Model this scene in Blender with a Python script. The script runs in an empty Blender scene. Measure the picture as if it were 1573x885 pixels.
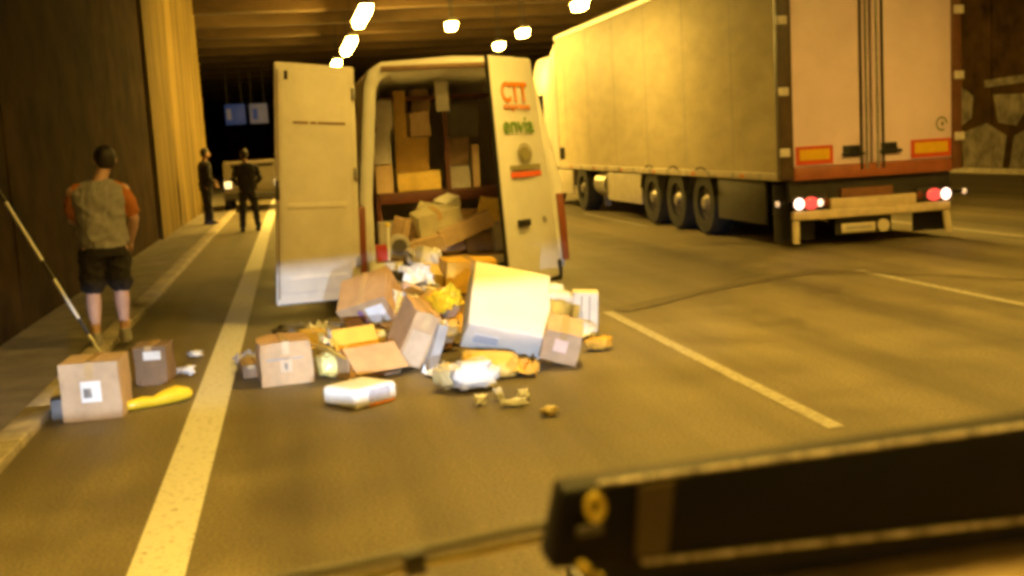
import bpy, bmesh, math, random
from mathutils import Vector, Matrix, Euler, noise as mnoise
random.seed(7)
R = math.radians
scn = bpy.context.scene
col = scn.collection

# ------------------------------------------------------------------ camera
cam_d = bpy.data.cameras.new("camera")
cam = bpy.data.objects.new("camera", cam_d)
col.objects.link(cam)
scn.camera = cam
cam_d.sensor_width = 36.0
cam_d.lens = 40.05
cam_d.clip_start = 0.05
cam_d.clip_end = 600
CAM_H = 1.65
cam.matrix_world = Matrix((
    (0.98016236, 0.08047303, -0.1811238, 0.0),
    (-0.18969691, 0.11615802, -0.97494738, 0.0),
    (-0.05741799, 0.98996536, 0.1291192, CAM_H),
    (0, 0, 0, 1)))
cam_d.dof.use_dof = True
cam_d.dof.focus_distance = 9.0
cam_d.dof.aperture_fstop = 3.6

# ------------------------------------------------------------------ world: dark night outside the tunnel
w = bpy.data.worlds.new("World")
scn.world = w
w.use_nodes = True
nt = w.node_tree
bg = nt.nodes["Background"]
sky = nt.nodes.new("ShaderNodeTexSky")
sky.sky_type = 'NISHITA'
sky.sun_disc = False
sky.sun_elevation = R(-4)
sky.sun_rotation = R(20)
nt.links.new(sky.outputs[0], bg.inputs[0])
bg.inputs[1].default_value = 0.05

scn.view_settings.view_transform = 'Standard'
scn.view_settings.look = 'None'
scn.view_settings.exposure = 0.0
scn.view_settings.gamma = 1.0
scn.view_settings.use_curve_mapping = False
scn.render.filter_size = 3.8
scn.cycles.filter_width = 3.8
scn.cycles.pixel_filter_type = 'BLACKMAN_HARRIS'
scn.cycles.use_denoising = True
scn.cycles.max_bounces = 8
scn.cycles.sample_clamp_indirect = 6.0

LAMP = (1.0, 0.61, 0.095)      # sodium light
FAR_POWER = 290.0
NEAR_POWER = 205.0

# ------------------------------------------------------------------ materials
MATS = {}
def mat(name, base, rough=0.6, var=0.12, scale=8.0, bump=0.0, bscale=40.0, metal=0.0, dark=None, spec=0.5, emit=None, estr=0.0, trans=0.0, stretch=None):
    if name in MATS: return MATS[name]
    m = bpy.data.materials.new(name); m.use_nodes = True
    t = m.node_tree; p = t.nodes["Principled BSDF"]
    p.inputs["Roughness"].default_value = rough
    p.inputs["Metallic"].default_value = metal
    p.inputs["Specular IOR Level"].default_value = spec
    tc = t.nodes.new("ShaderNodeTexCoord")
    src = tc.outputs["Object"]
    if stretch:
        mp = t.nodes.new("ShaderNodeMapping"); mp.inputs["Scale"].default_value = stretch
        t.links.new(src, mp.inputs[0]); src = mp.outputs[0]
    n = t.nodes.new("ShaderNodeTexNoise"); n.inputs["Scale"].default_value = scale; n.inputs["Detail"].default_value = 5
    n.inputs["Roughness"].default_value = 0.65
    t.links.new(src, n.inputs["Vector"])
    cr = t.nodes.new("ShaderNodeValToRGB")
    d = dark if dark else tuple(c * (1 - 2.2 * var) for c in base)
    cr.color_ramp.elements[0].position = 0.3; cr.color_ramp.elements[0].color = (*[max(0, c) for c in d], 1)
    cr.color_ramp.elements[1].position = 0.7; cr.color_ramp.elements[1].color = (*[min(1, c * (1 + var)) for c in base], 1)
    t.links.new(n.outputs["Fac"], cr.inputs[0]); t.links.new(cr.outputs[0], p.inputs["Base Color"])
    if bump:
        n2 = t.nodes.new("ShaderNodeTexNoise"); n2.inputs["Scale"].default_value = bscale; n2.inputs["Detail"].default_value = 4
        t.links.new(src, n2.inputs["Vector"])
        b = t.nodes.new("ShaderNodeBump"); b.inputs["Strength"].default_value = bump; b.inputs["Distance"].default_value = 0.01
        t.links.new(n2.outputs["Fac"], b.inputs["Height"]); t.links.new(b.outputs[0], p.inputs["Normal"])
    if emit:
        p.inputs["Emission Color"].default_value = (*emit, 1); p.inputs["Emission Strength"].default_value = estr
    MATS[name] = m
    return m

def asphalt():
    m = bpy.data.materials.new("asphalt"); m.use_nodes = True
    t = m.node_tree; p = t.nodes["Principled BSDF"]; L = t.links.new
    p.inputs["Roughness"].default_value = 0.62
    tc = t.nodes.new("ShaderNodeTexCoord")
    def nz(sc, vec, det=4):
        n = t.nodes.new("ShaderNodeTexNoise"); n.inputs["Scale"].default_value = sc; n.inputs["Detail"].default_value = det
        L(vec, n.inputs["Vector"]); return n.outputs["Fac"]
    mp = t.nodes.new("ShaderNodeMapping"); mp.inputs["Scale"].default_value = (1.7, 0.10, 1); L(tc.outputs["Object"], mp.inputs[0])
    big = nz(0.9, mp.outputs[0]); fine = nz(60, tc.outputs["Object"], 6); mid = nz(1.6, tc.outputs["Object"], 5)
    def ramp(f, a, b, p0=.3, p1=.7):
        r = t.nodes.new("ShaderNodeValToRGB"); r.color_ramp.elements[0].position = p0; r.color_ramp.elements[1].position = p1
        r.color_ramp.elements[0].color = (*a, 1); r.color_ramp.elements[1].color = (*b, 1); L(f, r.inputs[0]); return r.outputs[0]
    def mix(a, b, bt='MULTIPLY', fac=1.0):
        x = t.nodes.new("ShaderNodeMixRGB"); x.blend_type = bt; x.inputs[0].default_value = fac; L(a, x.inputs[1]); L(b, x.inputs[2]); return x.outputs[0]
    c = ramp(fine, (.105, .084, .048), (.26, .215, .13))
    c = mix(c, ramp(big, (.50, .50, .50), (1.12, 1.12, 1.12), .32, .62))
    c = mix(c, ramp(mid, (.75, .74, .72), (1.1, 1.1, 1.1)))
    L(c, p.inputs["Base Color"])
    L(ramp(mid, (.5, .5, .5), (.75, .75, .75)), p.inputs["Roughness"])
    b = t.nodes.new("ShaderNodeBump"); b.inputs["Strength"].default_value = .5; b.inputs["Distance"].default_value = .006
    L(nz(140, tc.outputs["Object"], 3), b.inputs["Height"]); L(b.outputs[0], p.inputs["Normal"])
    return m

def road_paint():
    m = bpy.data.materials.new("road_paint"); m.use_nodes = True
    t = m.node_tree; p = t.nodes["Principled BSDF"]; L = t.links.new
    tc = t.nodes.new("ShaderNodeTexCoord")
    n = t.nodes.new("ShaderNodeTexNoise"); n.inputs["Scale"].default_value = 26; n.inputs["Detail"].default_value = 8; n.inputs["Roughness"].default_value = .7
    L(tc.outputs["Object"], n.inputs["Vector"])
    r = t.nodes.new("ShaderNodeValToRGB")
    r.color_ramp.elements[0].position = .30; r.color_ramp.elements[0].color = (.20, .18, .15, 1)
    r.color_ramp.elements[1].position = .46; r.color_ramp.elements[1].color = (.74, .72, .66, 1)
    L(n.outputs["Fac"], r.inputs[0]); L(r.outputs[0], p.inputs["Base Color"])
    p.inputs["Roughness"].default_value = .55
    return m

M_ASPH = asphalt()
M_PAINT = road_paint()
M_OLDPAINT = mat('worn_road_paint', (.42, .38, .30), .7, .22, 22, .2, 60)
M_CONC = mat("dirty_shaded_concrete", (.052, .028, .008), .95, .35, 1.1, .5, 25, spec=.05)
M_LITWALL = mat("lamplit_wall_render", (.17, .118, .032), .9, .3, 1.0, .3, 20, spec=.1, stretch=(1, 1.6, .25))  # lamplight on the far stretch of wall put into the colour
M_CEIL = mat("sooty_ceiling", (.13, .082, .034), .95, .3, .5, .3, 10, stretch=(.3, 2.0, 1))
M_KERB = mat("kerb_concrete", (.44, .38, .28), .8, .18, 6, .4, 50)
M_WALK = mat("walkway_concrete", (.17, .145, .11), .85, .2, 2.5, .5, 40)
M_WHITE = mat("white_vehicle_paint", (.70, .67, .62), .35, .05, 2.5)
M_WHITE_IN = mat("cream_door_lining", (.66, .60, .52), .5, .06, 3)
M_DIRTYW = mat("dusty_trailer_side", (.70, .61, .42), .55, .07, 1.4, stretch=(1, 1, 3), spec=.35)
M_DOORW = mat("trailer_door_pink_lit", (.86, .65, .72), .45, .05, 1.5)  # white doors with the pink of vehicle lights put into the colour
M_DARK = mat("black_plastic", (.018, .016, .014), .45, .2, 20)
M_RUB = mat("tyre_rubber", (.022, .02, .018), .8, .2, 20, .3, 60)
M_STEEL = mat("galvanised_steel", (.42, .40, .37), .4, .15, 12, metal=.7)
M_CHASSIS = mat("chassis_paint", (.032, .026, .02), .6, .2, 6)
M_BROWNFR = mat("trailer_frame_brown", (.16, .065, .03), .45, .15, 5)
M_REDBAND = mat("orange_red_band", (.34, .10, .04), .5, .1, 6)
M_YREF = mat("reflective_yellow", (.80, .47, .02), .35, .06, 10)
M_RREF = mat("reflective_red", (.65, .09, .03), .35, .06, 10)
M_CARD = mat("cardboard", (.50, .32, .16), .8, .10, 5, .15, 30)
M_CARD2 = mat("pale_cardboard", (.56, .40, .25), .8, .10, 5, .15, 30)
M_CARD3 = mat("amber_cardboard", (.72, .42, .05), .75, .10, 5, .15, 30)
M_CARDD = mat("dark_cardboard", (.26, .17, .10), .85, .12, 5, .15, 30)
M_TAPE = mat("packing_tape", (.55, .38, .19), .25, .06, 12)
M_LABEL = mat("paper_label", (.84, .83, .82), .6, .05, 14)
M_PINK = mat("pink_label", (.80, .52, .66), .6, .08, 14)
M_INK = mat("grey_print", (.30, .28, .28), .7, .1, 20)
M_FOAM = mat("white_carton", (.84, .81, .75), .6, .04, 4, .08, 60)
M_POLY = mat("white_polythene", (.80, .79, .78), .28, .08, 7, .35, 14)
M_POLYY = mat("yellow_polythene", (.85, .62, .03), .30, .08, 7, .3, 14)
M_MAILER = mat("yellow_padded_paper", (.78, .55, .14), .6, .10, 6, .3, 22)
M_GREY = mat("grey_parcel_wrap", (.46, .42, .40), .5, .12, 5, .2, 18)
M_DGREY = mat("dark_grey_wrap", (.10, .088, .08), .5, .15, 6, .2, 18)
M_RED = mat("red_plastic", (.50, .05, .04), .4, .1, 10)
M_SHELF = mat("dark_red_shelf_paint", (.12, .035, .02), .5, .15, 6)
M_ORANGE = mat("orange_print", (.80, .25, .01), .5, .08, 20)
M_GREEN = mat("green_print", (.17, .30, .04), .5, .08, 20)
M_OLIVE = mat("olive_print", (.26, .23, .10), .5, .08, 20)
M_SKIN = mat("skin", (.55, .33, .24), .55, .06, 9)
M_SKIN2 = mat("tanned_skin", (.35, .20, .13), .55, .06, 9)
M_HAIR = mat("dark_hair", (.025, .017, .012), .6, .3, 40, .6, 90)
M_VEST = mat("grey_vest_cloth", (.27, .25, .235), .85, .10, 6, .35, 18)
M_SLEEVE = mat("orange_cloth", (.46, .15, .03), .85, .10, 6, .3, 18)
M_BLACKC = mat("black_cloth", (.022, .018, .016), .9, .2, 9, .3, 18)
M_NAVY = mat("navy_cloth", (.020, .017, .022), .9, .2, 9, .3, 18)
M_SHOE = mat("grey_trainer", (.33, .31, .31), .7, .1, 20)
M_SIGNB = mat("backlit_blue_sign", (.03, .07, .25), .5, .05, 6, emit=(.10, .17, .55), estr=.10)
M_SIGNW = mat("backlit_grey_sign", (.30, .30, .34), .5, .05, 6, emit=(.30, .30, .42), estr=.10)
M_LAMPG = mat("lit_lamp_glass", (.9, .9, .8), .4, .02, 5, emit=LAMP, estr=FAR_POWER)
M_LAMPG.node_tree.nodes["Principled BSDF"].inputs["Emission Color"].default_value = (*LAMP, 1)
M_LAMPN = mat("unseen_lamp_glass", (.9, .9, .8), .4, .02, 5, emit=LAMP, estr=NEAR_POWER)
M_TAILHOT = mat("lit_marker_lens", (.9, .6, .5), .3, .02, 5, emit=(1, .66, .48), estr=5)
M_TAILRED = mat("lit_red_lens", (.6, .03, .02), .3, .02, 5, emit=(1, .10, .07), estr=1.1)
M_REDLENS = mat("unlit_red_lens", (.20, .055, .02), .3, .08, 10)
M_CARLAMP = mat("lit_car_lamp", (.9, .8, .6), .3, .02, 5, emit=(1, .80, .45), estr=1.2)
M_TAN = mat("tan_dashboard_pad", (.42, .30, .15), .55, .12, 30, .3, 120)
M_DASHB = mat("black_dash_case", (.006, .005, .004), .6, .2, 20, spec=.25)
M_TRIM = mat("pale_edge_trim", (.62, .54, .44), .22, .3, 60)  # pale glossy tone for the case's edge ribs
M_GLASSD = mat("dark_tinted_glass", (.012, .012, .012), .08, .05, 4, spec=.7)
M_YSTICK = mat("yellow_plug", (.85, .68, .10), .4, .08, 30)

# ------------------------------------------------------------------ mesh helpers
class MB:
    def __init__(s): s.v = []; s.f = []
    def add(s, vs, fs):
        o = len(s.v); s.v += [Vector(v) for v in vs]; s.f += [tuple(i + o for i in f) for f in fs]
        return s
    def box(s, c, d, rot=None):
        x, y, z = (k / 2 for k in d)
        vs = [Vector((a, b, e)) for a in (-x, x) for b in (-y, y) for e in (-z, z)]
        if rot: m = Euler([R(k) for k in rot]).to_matrix(); vs = [m @ v for v in vs]
        c = Vector(c)
        return s.add([v + c for v in vs], [(0, 1, 3, 2), (4, 6, 7, 5), (0, 4, 5, 1), (2, 3, 7, 6), (0, 2, 6, 4), (1, 5, 7, 3)])
    def b2(s, x0, x1, y0, y1, z0, z1):
        return s.box(((x0 + x1) / 2, (y0 + y1) / 2, (z0 + z1) / 2), (x1 - x0, y1 - y0, z1 - z0))
    def hexa(s, q0, q1):      # two quads (bottom/back order the same) -> closed block
        return s.add(list(q0) + list(q1), [(0, 3, 2, 1), (4, 5, 6, 7), (0, 1, 5, 4), (1, 2, 6, 5), (2, 3, 7, 6), (3, 0, 4, 7)])
    def rings(s, rs, cap=True, close=True):
        n = len(rs[0]); vs = [v for r in rs for v in r]; fs = []
        for i in range(len(rs) - 1):
            for j in range(n if close else n - 1):
                k = (j + 1) % n; fs.append((i * n + j, i * n + k, (i + 1) * n + k, (i + 1) * n + j))
        if cap: fs += [tuple(range(n - 1, -1, -1)), tuple((len(rs) - 1) * n + j for j in range(n))]
        return s.add(vs, fs)
    def loft(s, secs, n=16, power=2.0):      # secs: (cx, cy, z, rx, ry)
        rs = []
        for cx, cy, z, rx, ry in secs:
            r = []
            for j in range(n):
                a = 2 * math.pi * j / n; c, q = math.cos(a), math.sin(a)
                r.append((cx + rx * math.copysign(abs(c) ** (2 / power), c), cy + ry * math.copysign(abs(q) ** (2 / power), q), z))
            rs.append(r)
        return s.rings(rs)
    def tube(s, pts, rad, n=10):
        pts = [Vector(p) for p in pts]; rad = rad if isinstance(rad, (list, tuple)) else [rad] * len(pts)
        rs = []; up = None
        for i, p in enumerate(pts):
            t = (pts[min(i + 1, len(pts) - 1)] - pts[max(i - 1, 0)]).normalized()
            if up is None: up = Vector((0, 0, 1)) if abs(t.z) < .9 else Vector((1, 0, 0))
            a = t.cross(up).normalized(); b = a.cross(t).normalized(); up = b
            rs.append([p + (a * math.cos(2 * math.pi * j / n) + b * math.sin(2 * math.pi * j / n)) * rad[i] for j in range(n)])
        return s.rings(rs)
    def cap(s, pts, rad, n=10):               # tube with rounded ends
        pts = [Vector(p) for p in pts]; rad = list(rad) if isinstance(rad, (list, tuple)) else [rad] * len(pts)
        a = (pts[0] - pts[1]).normalized(); b = (pts[-1] - pts[-2]).normalized()
        P = [pts[0] + a * rad[0] * .9, pts[0] + a * rad[0] * .55] + pts + [pts[-1] + b * rad[-1] * .55, pts[-1] + b * rad[-1] * .9]
        return s.tube(P, [rad[0] * .35, rad[0] * .8] + rad + [rad[-1] * .8, rad[-1] * .35], n)
    def ball(s, c, r, n=14, m=9):
        c = Vector(c); r = Vector(r) if not isinstance(r, (int, float)) else Vector((r, r, r)); rs = []
        for i in range(m + 1):
            th = math.pi * (i + .15) / (m + .3); rs.append([(c.x + r.x * math.sin(th) * math.cos(2 * math.pi * j / n), c.y + r.y * math.sin(th) * math.sin(2 * math.pi * j / n), c.z - r.z * math.cos(th)) for j in range(n)])
        return s.rings(rs)
    def wheel(s, c, r, wdt, axis='x', n=24, hole=.0):
        prof = [(r * .55, -.5), (r * .93, -.5), (r, -.38), (r, .38), (r * .93, .5), (r * .55, .5)]
        c = Vector(c); rs = []
        for pr, o in prof:
            rs.append([c + (Vector((o * wdt, pr * math.cos(2 * math.pi * j / n), pr * math.sin(2 * math.pi * j / n))) if axis == 'x' else Vector((pr * math.cos(2 * math.pi * j / n), o * wdt, pr * math.sin(2 * math.pi * j / n)))) for j in range(n)])
        rs.append(rs[0])
        return s.rings(rs, cap=False)

def obj(name, mb, m, parent=None, bevel=0.0, smooth=False, loc=None, rot=None, seg=2):
    me = bpy.data.meshes.new(name); me.from_pydata([tuple(v) for v in mb.v], [], mb.f); me.validate()
    bm = bmesh.new(); bm.from_mesh(me); bmesh.ops.recalc_face_normals(bm, faces=bm.faces); bm.to_mesh(me); bm.free()
    me.materials.append(m)
    o = bpy.data.objects.new(name, me); col.objects.link(o)
    if parent: o.parent = parent
    if loc: o.location = loc
    if rot: o.rotation_euler = [R(k) for k in rot]
    if bevel:
        b = o.modifiers.new("bevel", 'BEVEL'); b.width = bevel; b.segments = seg; b.limit_method = 'ANGLE'; b.angle_limit = R(40)
        smooth = True
    if smooth:
        for p in me.polygons: p.use_smooth = True
        try:
            with bpy.context.temp_override(active_object=o, object=o, selected_objects=[o], selected_editable_objects=[o]):
                bpy.ops.object.shade_auto_smooth(angle=R(45))
        except Exception: pass
    return o
def tag(o, label=None, cat=None, group=None, kind=None):
    if label: o["label"] = label
    if cat: o["category"] = cat
    if group: o["group"] = group
    if kind: o["kind"] = kind
    return o
def thing(name, label, cat, loc=(0, 0, 0), rot=(0, 0, 0), group=None):
    o = bpy.data.objects.new(name, None); col.objects.link(o)
    o.empty_display_size = .1
    o.location = loc; o.rotation_euler = [R(k) for k in rot]
    return tag(o, label, cat, group)
def copy_tree(o, parent=None):
    c = o.copy(); col.objects.link(c)
    if parent: c.parent = parent
    for ch in list(o.children): copy_tree(ch, c)
    return c
def struct(name, mb, m, parent=None, **k):
    o = obj(name, mb, m, parent, **k)
    if parent is None: o["kind"] = "structure"
    return o
def fuse(name, mb, m, parent, voxel=.012, smooth=6, folds=0):
    me = bpy.data.meshes.new("tmp"); me.from_pydata([tuple(v) for v in mb.v], [], mb.f)
    bm = bmesh.new(); bm.from_mesh(me); bmesh.ops.recalc_face_normals(bm, faces=bm.faces); bm.to_mesh(me); bm.free()
    o = bpy.data.objects.new("tmp", me); col.objects.link(o)
    r = o.modifiers.new("r", 'REMESH'); r.mode = 'VOXEL'; r.voxel_size = voxel
    s = o.modifiers.new("s", 'SMOOTH'); s.factor = .5; s.iterations = smooth
    dg = bpy.context.evaluated_depsgraph_get()
    nm = bpy.data.meshes.new_from_object(o.evaluated_get(dg))
    bpy.data.objects.remove(o)
    if folds:
        nrm = [v.normal.copy() for v in nm.vertices]
        for v, q in zip(nm.vertices, nrm):
            p = v.co; k = abs(mnoise.noise(Vector((p.x * 6 + p.z * 5, p.y * 6, p.z * 7)))) + .5 * abs(mnoise.noise(Vector((p.x * 15, p.y * 15 + 4, p.z * 12 - p.x * 9))))
            v.co = p + q * (.3 - k) * folds
    nm.name = name; nm.materials.clear(); nm.materials.append(m)
    for p in nm.polygons: p.use_smooth = True
    ob = bpy.data.objects.new(name, nm); col.objects.link(ob)
    if parent: ob.parent = parent
    return ob

# ------------------------------------------------------------------ setting
struct("ground", MB().add([(-300, -300, -.06), (300, -300, -.06), (300, 500, -.06), (-300, 500, -.06)], [(0, 1, 2, 3)]), M_ASPH)
def sheet(x0, x1, y0, y1, z, ny=1, nx=1):
    m = MB()
    vs = [(x0 + (x1 - x0) * i / nx, y0 + (y1 - y0) * j / ny, z) for j in range(ny + 1) for i in range(nx + 1)]
    fs = [(j * (nx + 1) + i, j * (nx + 1) + i + 1, (j + 1) * (nx + 1) + i + 1, (j + 1) * (nx + 1) + i) for j in range(ny) for i in range(nx)]
    return m.add(vs, fs)
road = struct("road", sheet(-1.72, 18.7, -25, 150, 0), M_ASPH)
def marking(name, x, wd, y0, y1, z=.004, m=None):
    return struct(name, sheet(x - wd / 2, x + wd / 2, y0, y1, z), m or M_PAINT, road)
marking("edge_line", -.665, .235, -10, 110)
for y0, y1 in ((-6.5, -2.3), (5.6, 10.2), (18.3, 22.6), (30.8, 35.1), (43, 47.5)):
    marking("lane_dash", 2.785, .10, y0, y1, m=M_OLDPAINT)
for y0, y1 in ((-5, 0), (6.6, 11.55), (19.2, 23.5), (31.5, 36)):
    marking("lane_dash", 6.03, .10, y0, y1, m=M_OLDPAINT)
marking("edge_line", 9.35, .14, -10, 110, m=M_OLDPAINT)
# dark band painted along the truck's shadow edge across the right lanes
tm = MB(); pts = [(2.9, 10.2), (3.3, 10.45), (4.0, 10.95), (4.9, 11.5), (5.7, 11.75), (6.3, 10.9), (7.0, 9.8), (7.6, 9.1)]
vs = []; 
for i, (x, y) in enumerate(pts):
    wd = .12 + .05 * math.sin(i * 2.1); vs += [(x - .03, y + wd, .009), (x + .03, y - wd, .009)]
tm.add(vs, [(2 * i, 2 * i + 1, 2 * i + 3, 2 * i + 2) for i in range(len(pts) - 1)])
struct("shadow_edge_band", tm, mat("shadow_edge_tone", (.125, .10, .058), .7, .25, 12, .3, 60), road)

walk = struct("walkway", MB().b2(-2.74, -1.88, -25, 120, -.04, .050), M_WALK)
for i in range(-4, 56):
    y0 = i * 1.0
    struct("kerbstone", MB().b2(-1.885 + random.uniform(-.004, .004), -1.70, y0 + .006, y0 + .994, -.03, .060 + random.uniform(-.003, .003)), M_KERB, walk, bevel=.012)

# left tunnel wall: near panels coloured dirty and unlit, farther ones with lamplight in the colour
wall = bpy.data.objects.new("tunnel_wall", None); col.objects.link(wall)
tag(wall, "tall tunnel wall with dark unlit tone near and lamplit yellow tone beyond the walking man", "wall", kind="structure")
def wallpanel(x, y0, y1, m, z1=7.0, th=.3):
    return obj("wall_panel", MB().b2(x - th, x, y0 + .006, y1 - .006, -.05, z1), m, wall)
y = -24.0
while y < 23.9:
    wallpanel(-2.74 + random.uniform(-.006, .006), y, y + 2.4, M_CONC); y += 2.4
Y1 = y
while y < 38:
    wallpanel(-2.66 + random.uniform(-.006, .006), y, y + 2.05, M_LITWALL); y += 2.05
YE = y
obj("wall_backing", MB().b2(-3.6, -3.06, -25, YE - .05, -.05, 7.0), M_CONC, wall)
y = YE
while y < 118:
    obj("wall_panel", MB().b2(-6.6, -6.3 + random.uniform(-.01, .01), y + .02, y + 3.98, -.05, 7.0), M_CONC, wall); y += 4.0
obj("wall_return", MB().b2(-6.3, -3.62, YE - .6, YE - .3, -.05, 7.0), M_CONC, wall)
struct("lay_by", MB().b2(-6.3, -2.75, YE - .28, 120, -.05, .045), M_WALK)

# right tunnel wall with faded white painted patches
rwall = bpy.data.objects.new("tunnel_wall", None); col.objects.link(rwall)
tag(rwall, "dim tunnel wall beyond the truck with faded pale painted patches", "wall", kind="structure")
y = -24.0
while y < 118:
    obj("wall_panel", MB().b2(18.6, 18.9, y + .02, y + 3.98, -.05, 7.0), M_CONC, rwall); y += 4.0
M_FADE = mat("faded_white_paint", (.17, .14, .10), .9, .35, 2.2)
def patch(poly):     # (y, z) polygons on the wall face
    obj("paint_patch", MB().add([(18.575, a, b) for a, b in poly], [tuple(range(len(poly)))]), M_FADE, rwall)
patch([(29.3, .15), (27.5, .15), (27.3, 1.0), (28.2, 1.35), (29.4, 1.1)])
patch([(27.2, .15), (24.6, .15), (24.6, 1.1), (26.3, 1.2), (27.0, 1.0)])
patch([(27.7, 1.35), (26.9, 1.25), (26.1, 2.05), (27.9, 2.1)])
patch([(29.4, 1.3), (28.9, 1.5), (28.8, 2.1), (29.4, 2.4)])
patch([(28.3, 2.3), (26.4, 2.35), (26.4, 2.55), (28.3, 2.5)])
struct("wall_plinth", MB().b2(18.45, 18.57, -25, 118, -.03, .14), M_KERB)

ceil_o = struct("ceiling", MB().b2(-6.7, 19, -25, 120, 6.6, 6.9), M_CEIL)
for i, y in enumerate(range(-22, 118, 4)):
    struct("ceiling_beam", MB().b2(-6.3, 18.58, y, y + .55, 6.15, 6.597), M_CEIL, ceil_o, bevel=.03)
struct("tunnel_end", MB().b2(-7, 19, 119, 119.4, -.05, 7), M_CONC)

# ------------------------------------------------------------------ tunnel lamps
def tunnel_lamp(x, y, z, glass, label, long=1.1, group="lit lamps hanging under the tunnel ceiling", skirt=0):
    t = thing("tunnel_lamp", label, "lamp", (x, y, z), group=group)
    wk = .62 if long != 1.4 else 1.0
    hb = MB().rings([[(-.26 * wk, -long / 2, .02), (.26 * wk, -long / 2, .02), (.2 * wk, -long / 2, .12), (-.2 * wk, -long / 2, .12)], [(-.26 * wk, long / 2, .02), (.26 * wk, long / 2, .02), (.2 * wk, long / 2, .12), (-.2 * wk, long / 2, .12)]])
    obj("housing", hb, M_STEEL, t)
    gl = obj("lamp_glass", MB().rings([[(-.23 * wk, -long / 2 + .04, .018), (-.17 * wk, -long / 2 + .06, -.16), (.17 * wk, -long / 2 + .06, -.16), (.23 * wk, -long / 2 + .04, .018)], [(-.23 * wk, long / 2 - .04, .018), (-.17 * wk, long / 2 - .06, -.16), (.17 * wk, long / 2 - .06, -.16), (.23 * wk, long / 2 - .04, .018)]]), glass, t)
    if skirt:  # hood added to throw the light down, off the walls
        for s in (-1, 1):
            obj("side_skirt", MB().b2(s * .27 - .008, s * .27 + .008, -long / 2 - .02, long / 2 + .02, -.16 - skirt, .05), M_STEEL, t)
            obj("added_end_skirt", MB().b2(-.26, .26, s * (long / 2 + .012) - .008, s * (long / 2 + .012) + .008, -.16 - skirt, .05), M_STEEL, t)
    for s in (-1, 1): obj("hanger", MB().tube([(0, s * long * .35, .12), (0, s * long * .35, 6.6 - z)], .02, 6), M_CHASSIS, t)
    return t
LAMPS = [
    (2.06, 29.6, 5.0, 3.6, "largest glowing ceiling lamp, at the top edge above the van's left door"),
    (2.14, 38.0, 5.0, 4.6, "second glowing lamp of the slanting row above the van's left door"),
    (2.05, 45.8, 5.0, 2.4, "lowest glowing lamp of the row, touching the top of the van's left door"),
    (7.55, 28.9, 5.0, .8, "round glowing lamp at the top edge next to the trailer roof"),
    (7.47, 35.8, 5.0, .8, "glowing lamp second from the trailer roof in the right row"),
    (7.53, 40.3, 5.0, .8, "lowest glowing lamp of the right row above the van's right door"),
    (4.78, 32.8, 5.0, .6, "small dimmer lamp alone between the two rows of lamps"),
]
for x, y, z, l, lab in LAMPS: tunnel_lamp(x, y, z, M_LAMPG, lab, l)
for x, y, lab in ((3.6, 19, "unseen hooded lamp over the middle of the lane behind the van"), (2.5, 8.6, "unseen hooded lamp right above the spilled parcels"), (3.4, 1.5, "unseen hooded lamp above the viewer's vehicle"), (3.4, -7, "unseen hooded lamp behind the viewer's vehicle"),
                  (9.2, 17, "unseen hooded lamp above the trailer's right edge"), (7.7, 9.4, "unseen hooded lamp above the lane behind the trailer"), (9.2, -1.5, "unseen hooded lamp farthest to the right behind the viewer"), (-.3, 2.5, "unseen hooded lamp over the white edge line near the viewer")):
    tunnel_lamp(x, y, 5.0, M_LAMPN, lab, 1.4, "unseen hooded lamps nearer the camera", skirt=.12)  # lamps out of view, placed and hooded to set the nearby light

# ------------------------------------------------------------------ overhead signs
def sign(x, y, z, wd, h, face, label, marks):
    t = thing("overhead_sign", label, "sign", (x, y, z))
    obj("sign_panel", MB().b2(-wd / 2, wd / 2, -.05, .05, 0, h), face, t, bevel=.02)
    for s in (-1, 1): obj("hanger", MB().b2(s * wd * .35 - .03, s * wd * .35 + .03, -.03, .03, h + .002, 6.6 - z), M_CHASSIS, t)
    for mb, mm in marks: obj("sign_mark", mb, mm, t)
ar = MB().add([(-.05, -.055, .15), (.05, -.055, .15), (.05, -.055, .6), (.16, -.055, .6), (0, -.055, .85), (-.16, -.055, .6), (-.05, -.055, .6)], [(0, 1, 2, 3, 4, 5, 6)])
for v in ar.v: v.x += .12
ar2 = MB().b2(-.42, -.2, -.06, -.052, .25, .8)
sign(-2.58, 60, 3.2, 1.0, 1.02, M_SIGNB, "blue lit overhead sign far down the tunnel, left of its grey neighbour", [(ar2, M_SIGNW)])
sign(-1.42, 60, 3.2, .9, 1.0, M_SIGNW, "greyish lit overhead sign far down the tunnel beside the van door", [(MB().b2(-.3, -.05, -.06, -.052, .2, .75), M_SIGNB)])

# ------------------------------------------------------------------ delivery van
van = thing("delivery_van", "white delivery van with both rear doors open and parcels spilling out", "van", (1.65, 11.35, 0))
def prof(dx, y, k=1.0, drop=0.0):
    P = [(-1.03, .33), (-1.04, .75), (-1.02, 1.15), (-.90, 2.25), (-.84, 2.40), (-.72, 2.47), (0, 2.50), (.60, 2.47), (.72, 2.42), (.80, 2.28), (1.05, 1.15), (1.05, .75), (1.03, .33)]
    return [((x * (1 - dx)), y, z - drop) for x, z in P]
def inner(y):
    P = [(-.90, .50), (-.90, .75), (-.89, 1.15), (-.78, 2.2), (-.74, 2.29), (-.66, 2.35), (0, 2.38), (.54, 2.35), (.62, 2.31), (.69, 2.2), (.91, 1.15), (.92, .75), (.92, .50)]
    return [(x, y, z) for x, z in P]
sh = MB()
sh.rings([prof(0, 5.0), prof(0, .03), prof(.012, 0.0), inner(0.0), inner(4.2)], cap=False)
n = len(sh.v); k = 13
sh.f.append(tuple(range(4 * k, 5 * k)))                     # bulkhead
sh.f.append(tuple(range(0, k)))
obj("body_shell", sh, M_WHITE, van, smooth=True)
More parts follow.
